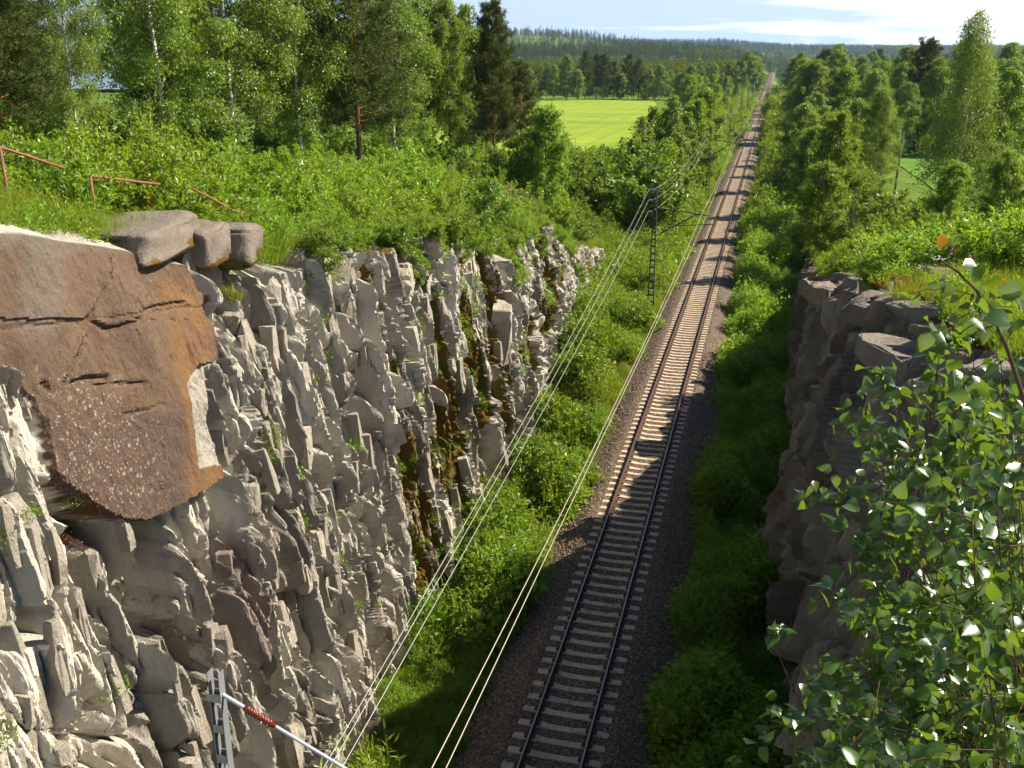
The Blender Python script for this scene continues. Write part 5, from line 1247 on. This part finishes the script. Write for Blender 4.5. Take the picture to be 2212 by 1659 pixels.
# ------------------------------------------------------------------ the birch reaching in beside the camera
def near_leaf_mesh(seed, round_=False, L=.056):
    g = np.random.default_rng(seed); n = 6
    k = np.linspace(0, 1, n); w = (np.sin(np.pi * k ** .75) ** .8 * .52 if round_ else np.where(k < .3, (k / .3) ** .55, (1 - (k - .3) / .7) ** .85) * .42) * L
    w = w * (1 + .10 * (np.arange(n) % 2 - .5))
    w[0] = .002; w[-1] = .0004
    curl = g.uniform(.1, .35); V, F = [], []
    for i in range(n):
        x = k[i] * L; z = -curl * L * k[i] ** 2
        V += [(x, -w[i], z + w[i] * .32), (x, 0, z), (x, w[i], z + w[i] * .32)]
    for i in range(n - 1):
        b = i * 3; F += [(b, b + 3, b + 4, b + 1), (b + 1, b + 4, b + 5, b + 2)]
    return mesh_np('leaf', V, F, {'tint': np.full(len(V), g.random())}, smooth=True, mats=(M_NEAR,))
NL = [near_leaf_mesh(i) for i in range(7)]; NLR = [near_leaf_mesh(20 + i, True, .06) for i in range(4)]
rg2 = np.random.default_rng(21)
TB = np.array([7.1, 4.2, float(ground_z(7.1, 4.2)) - .2])
troot = empty('birch_tree', [float(c) for c in TB]); tag(troot, 'birch branches with glinting leaves hanging in close at the lower right', 'birch')
trunk_pts = [(0, 0, 0), (-.1, .1, 1.2), (-.05, .2, 2.6), (.1, .3, 4.2), (.05, .4, 6.0)]
MB().tube(trunk_pts, [.10, .085, .065, .04, .012], 9).build('trunk', M_BBARK, troot, True)
tips = [  # u, v, distance of the branch tip, height on the trunk
    (1665, 1372, 4.6, 1.6), (1700, 1600, 4.5, .9), (1760, 1560, 4.0, 1.0), (1820, 1215, 4.5, 2.0), (1905, 985, 4.6, 2.6), (1940, 905, 4.3, 2.8), (1985, 800, 4.3, 3.2), (2050, 700, 4.0, 3.5), (2110, 640, 4.2, 3.8), (2160, 760, 3.6, 3.4),
    (1900, 1130, 4.0, 2.3), (2000, 960, 3.8, 2.7), (2090, 880, 3.6, 3.0), (1960, 1080, 3.6, 2.5), (2060, 1040, 3.3, 2.6), (1860, 1330, 3.9, 1.7), (1960, 1260, 3.5, 1.9), (2080, 1190, 3.2, 2.2), (2150, 1010, 3.2, 2.7),
    (1800, 1450, 3.8, 1.3), (1900, 1470, 3.5, 1.4), (2010, 1400, 3.2, 1.6), (2120, 1330, 3.0, 1.8), (1850, 1600, 3.7, .9), (1960, 1580, 3.4, 1.0), (2080, 1530, 3.1, 1.2), (2170, 1480, 2.9, 1.4), (2150, 1620, 3.0, 1.0), (2180, 1180, 3.0, 2.2), (1990, 1660, 3.3, .7), (2190, 900, 3.3, 3.0),
    (2030, 760, 3.4, 3.3), (2075, 820, 3.9, 3.2), (2010, 870, 4.1, 3.0), (2120, 950, 3.7, 3.0), (1950, 1010, 4.1, 2.7), (2050, 940, 3.3, 2.8), (2160, 1080, 3.5, 2.5), (2100, 1120, 3.0, 2.4), (1985, 1150, 3.3, 2.3), (1930, 1060, 3.9, 2.5), (2190, 1000, 3.7, 2.9), (2010, 1040, 4.2, 2.6), (2140, 860, 4.0, 3.3), (2100, 720, 3.9, 3.6), (1890, 1200, 4.2, 2.1), (2180, 1300, 3.4, 2.0), (2060, 1280, 3.6, 2.0), (1920, 1380, 4.0, 1.6), (2120, 1440, 3.3, 1.5), (2020, 1540, 3.6, 1.1), (2190, 1560, 3.2, 1.2), (1820, 1660, 3.9, .7)]
for _ in range(46):
    v = 880 + 800 * rg2.random(); u = max(1790, 2080 - (v - 880) * .42) + 60 + rg2.random() * (2230 - max(1790, 2080 - (v - 880) * .42)); tips.append((u, v, rg2.uniform(3.6, 5.4), float(np.interp(v, [880, 1680], [3.0, .8]))))
tp = np.array(trunk_pts); leaves = []; twl, twr = [], []
for (u, v, D, hh) in tips:
    e = atd(u, v, D) - TB; s0 = np.array([np.interp(hh, tp[:, 2], tp[:, c]) for c in range(3)])
    k = np.linspace(0, 1, 9)[:, None]; L_ = np.linalg.norm(e - s0)
    bp = s0 * (1 - k) + e * k + np.array([0, 0, 1.]) * (.22 * L_ * np.sin(np.pi * k) * .8) + rg2.normal(size=(9, 3)) * .015 * L_ * np.sin(np.pi * k)
    o = obj('branch', tubes('branch', [bp], [np.linspace(.0075, .0016, 9)], M_TWIG, 6), troot)
    for q in range(17):
        kk = rg2.uniform(.22, 1.) if q else 1.; b0 = np.array([np.interp(kk, k[:, 0], bp[:, c]) for c in range(3)])
        dr = unit(((e - s0) / L_ * .8 + rg2.normal(size=3) * .55 - np.array([0, 0, .25]))[None])[0]; tl = rg2.uniform(.2, .44)
        j = np.linspace(0, 1, 5)[:, None]; t_p = b0 + dr * tl * j - np.array([0, 0, .35]) * tl * j ** 2
        twl.append(t_p); twr.append(np.linspace(.0022, .0009, 5))
        for a in np.linspace(.1, 1, 14):
            c = np.array([np.interp(a, j[:, 0], t_p[:, x]) for x in range(3)])
            leaves.append((c + rg2.normal(size=3) * .02, unit((dr * .45 + rg2.normal(size=3) * .7 - np.array([0, 0, .55]))[None])[0], unit((rg2.normal(size=3) * .62 + (np.array([.30, -.42, .80]) if rg2.random() < .75 else np.array([.6, .6, .3])))[None])[0], rg2.uniform(.75, 1.2)))
obj('twigs', tubes('twigs', twl, twr, M_TWIG, 4), troot)['kind'] = 'stuff'
def leaf_matrix(c, d, n, s):
    y = np.cross(n, d); y /= np.linalg.norm(y); z = np.cross(d, y)
    return Matrix(((d[0] * s, y[0] * s, z[0] * s, c[0]), (d[1] * s, y[1] * s, z[1] * s, c[1]), (d[2] * s, y[2] * s, z[2] * s, c[2]), (0, 0, 0, 1)))
def in_view(c):
    u, v = proj(TB + c); return -20 < u < 2230 and 0 < v < 1680
vis = [l for l in leaves if in_view(l[0])]; rest = [l for l in leaves if not in_view(l[0])]
vis.sort(key=lambda l: np.linalg.norm(TB + l[0] - C0))
for i, l in enumerate(vis[:300]):
    o = obj('leaf', NL[i % 7], troot); o.matrix_basis = leaf_matrix(*l)
rest += vis[300:]
VV, FF, TT, off = [], [], [], 0
cos = [np.array([v.co[:] for v in m.vertices]) for m in NL]; f0 = np.array([tuple(p.vertices) for p in NL[0].polygons])
for i, l in enumerate(rest):
    M = np.array(leaf_matrix(*l)); c = cos[i % 7]; VV.append(c @ M[:3, :3].T + M[:3, 3]); FF.append(f0 + off); off += len(c); TT.append(np.full(len(c), rg2.random()))
obj('foliage', mesh_np('foliage', np.concatenate(VV), np.concatenate(FF), {'tint': np.concatenate(TT)}, smooth=True, mats=(M_NEAR,)), troot)['kind'] = 'stuff'
# outer crown of the same birch, right of the frame, added to block the sun from the lower branches
CT, CW = birch(90, 4.5, 2.15, 56, 16, 52, .06, .045, M_NEAR, M_TWIG, .1, .4)
o = obj('crown', CW, troot, None, (.15, -.55, -.3)); 
# an aspen shoot with round leaves standing closer still
q0, q1 = atd(2230, 930, 1.75), atd(2030, 560, 1.62)
ar = empty('aspen_shoot', [float(c) for c in q0]); tag(ar, 'upright aspen shoot with big round toothed leaves at the right edge', 'aspen shoot')
k = np.linspace(0, 1, 7)[:, None]; sp_ = (q1 - q0) * k + np.array([.0, 0, .05]) * np.sin(np.pi * k)
obj('stem', tubes('stem', [np.concatenate([[[.9, .3, -.7]], [[.4, .14, -.28]], sp_])], [np.array([.005, .0045] + list(np.linspace(.004, .0014, 7)))], M_TWIG, 6), ar)
for i, (u, v, D, s, yel) in enumerate([(2080, 572, 1.62, .9, 0), (2117, 606, 1.60, 1.0, 0), (2092, 578, 1.66, .7, 0), (2128, 605, 1.62, .95, 0), (2158, 622, 1.58, 1.05, 0), (2112, 650, 1.66, .7, 0), (2135, 688, 1.52, 1.1, 0), (2150, 668, 1.62, .8, 0), (2190, 690, 1.6, .9, 0), (2175, 720, 1.62, .9, 0), (2200, 640, 1.6, 1.0, 0), (2032, 552, 1.62, .8, 1)]):
    c = atd(u, v, D) - q0; d = unit((rg2.normal(size=3) * .5 + np.array([-.4, -.3, -.15]))[None])[0]; n = unit((rg2.normal(size=3) * .3 + (np.array([.65, .6, .25]) if i % 3 else np.array([.1, -.5, .8])))[None])[0]
    o = obj('leaf', NLR[i % 4], ar); o.matrix_basis = leaf_matrix(c - d * .03, d, n, s * (.52 if not yel else .42))
    if yel:
        me = NLR[0].copy(); me.materials.clear(); me.materials.append(M_DRY); o.data = me; o['label'] = 'yellow brown withered leaf at the tip'

# ------------------------------------------------------------------ the air
hz = bpy.data.materials.new('haze'); hz.use_nodes = True; hz.node_tree.nodes.clear()
ho = hz.node_tree.nodes.new('ShaderNodeOutputMaterial'); hv = hz.node_tree.nodes.new('ShaderNodeVolumePrincipled')
hv.inputs['Color'].default_value = (.50, .72, 1.0, 1); hv.inputs['Density'].default_value = 0.000065; hv.inputs['Anisotropy'].default_value = 0.3
hz.node_tree.links.new(hv.outputs[0], ho.inputs['Volume'])
haze = MB().box((0, 2090, 5), (8000, 4300, 190)).build('haze', hz); haze['kind'] = 'stuff'
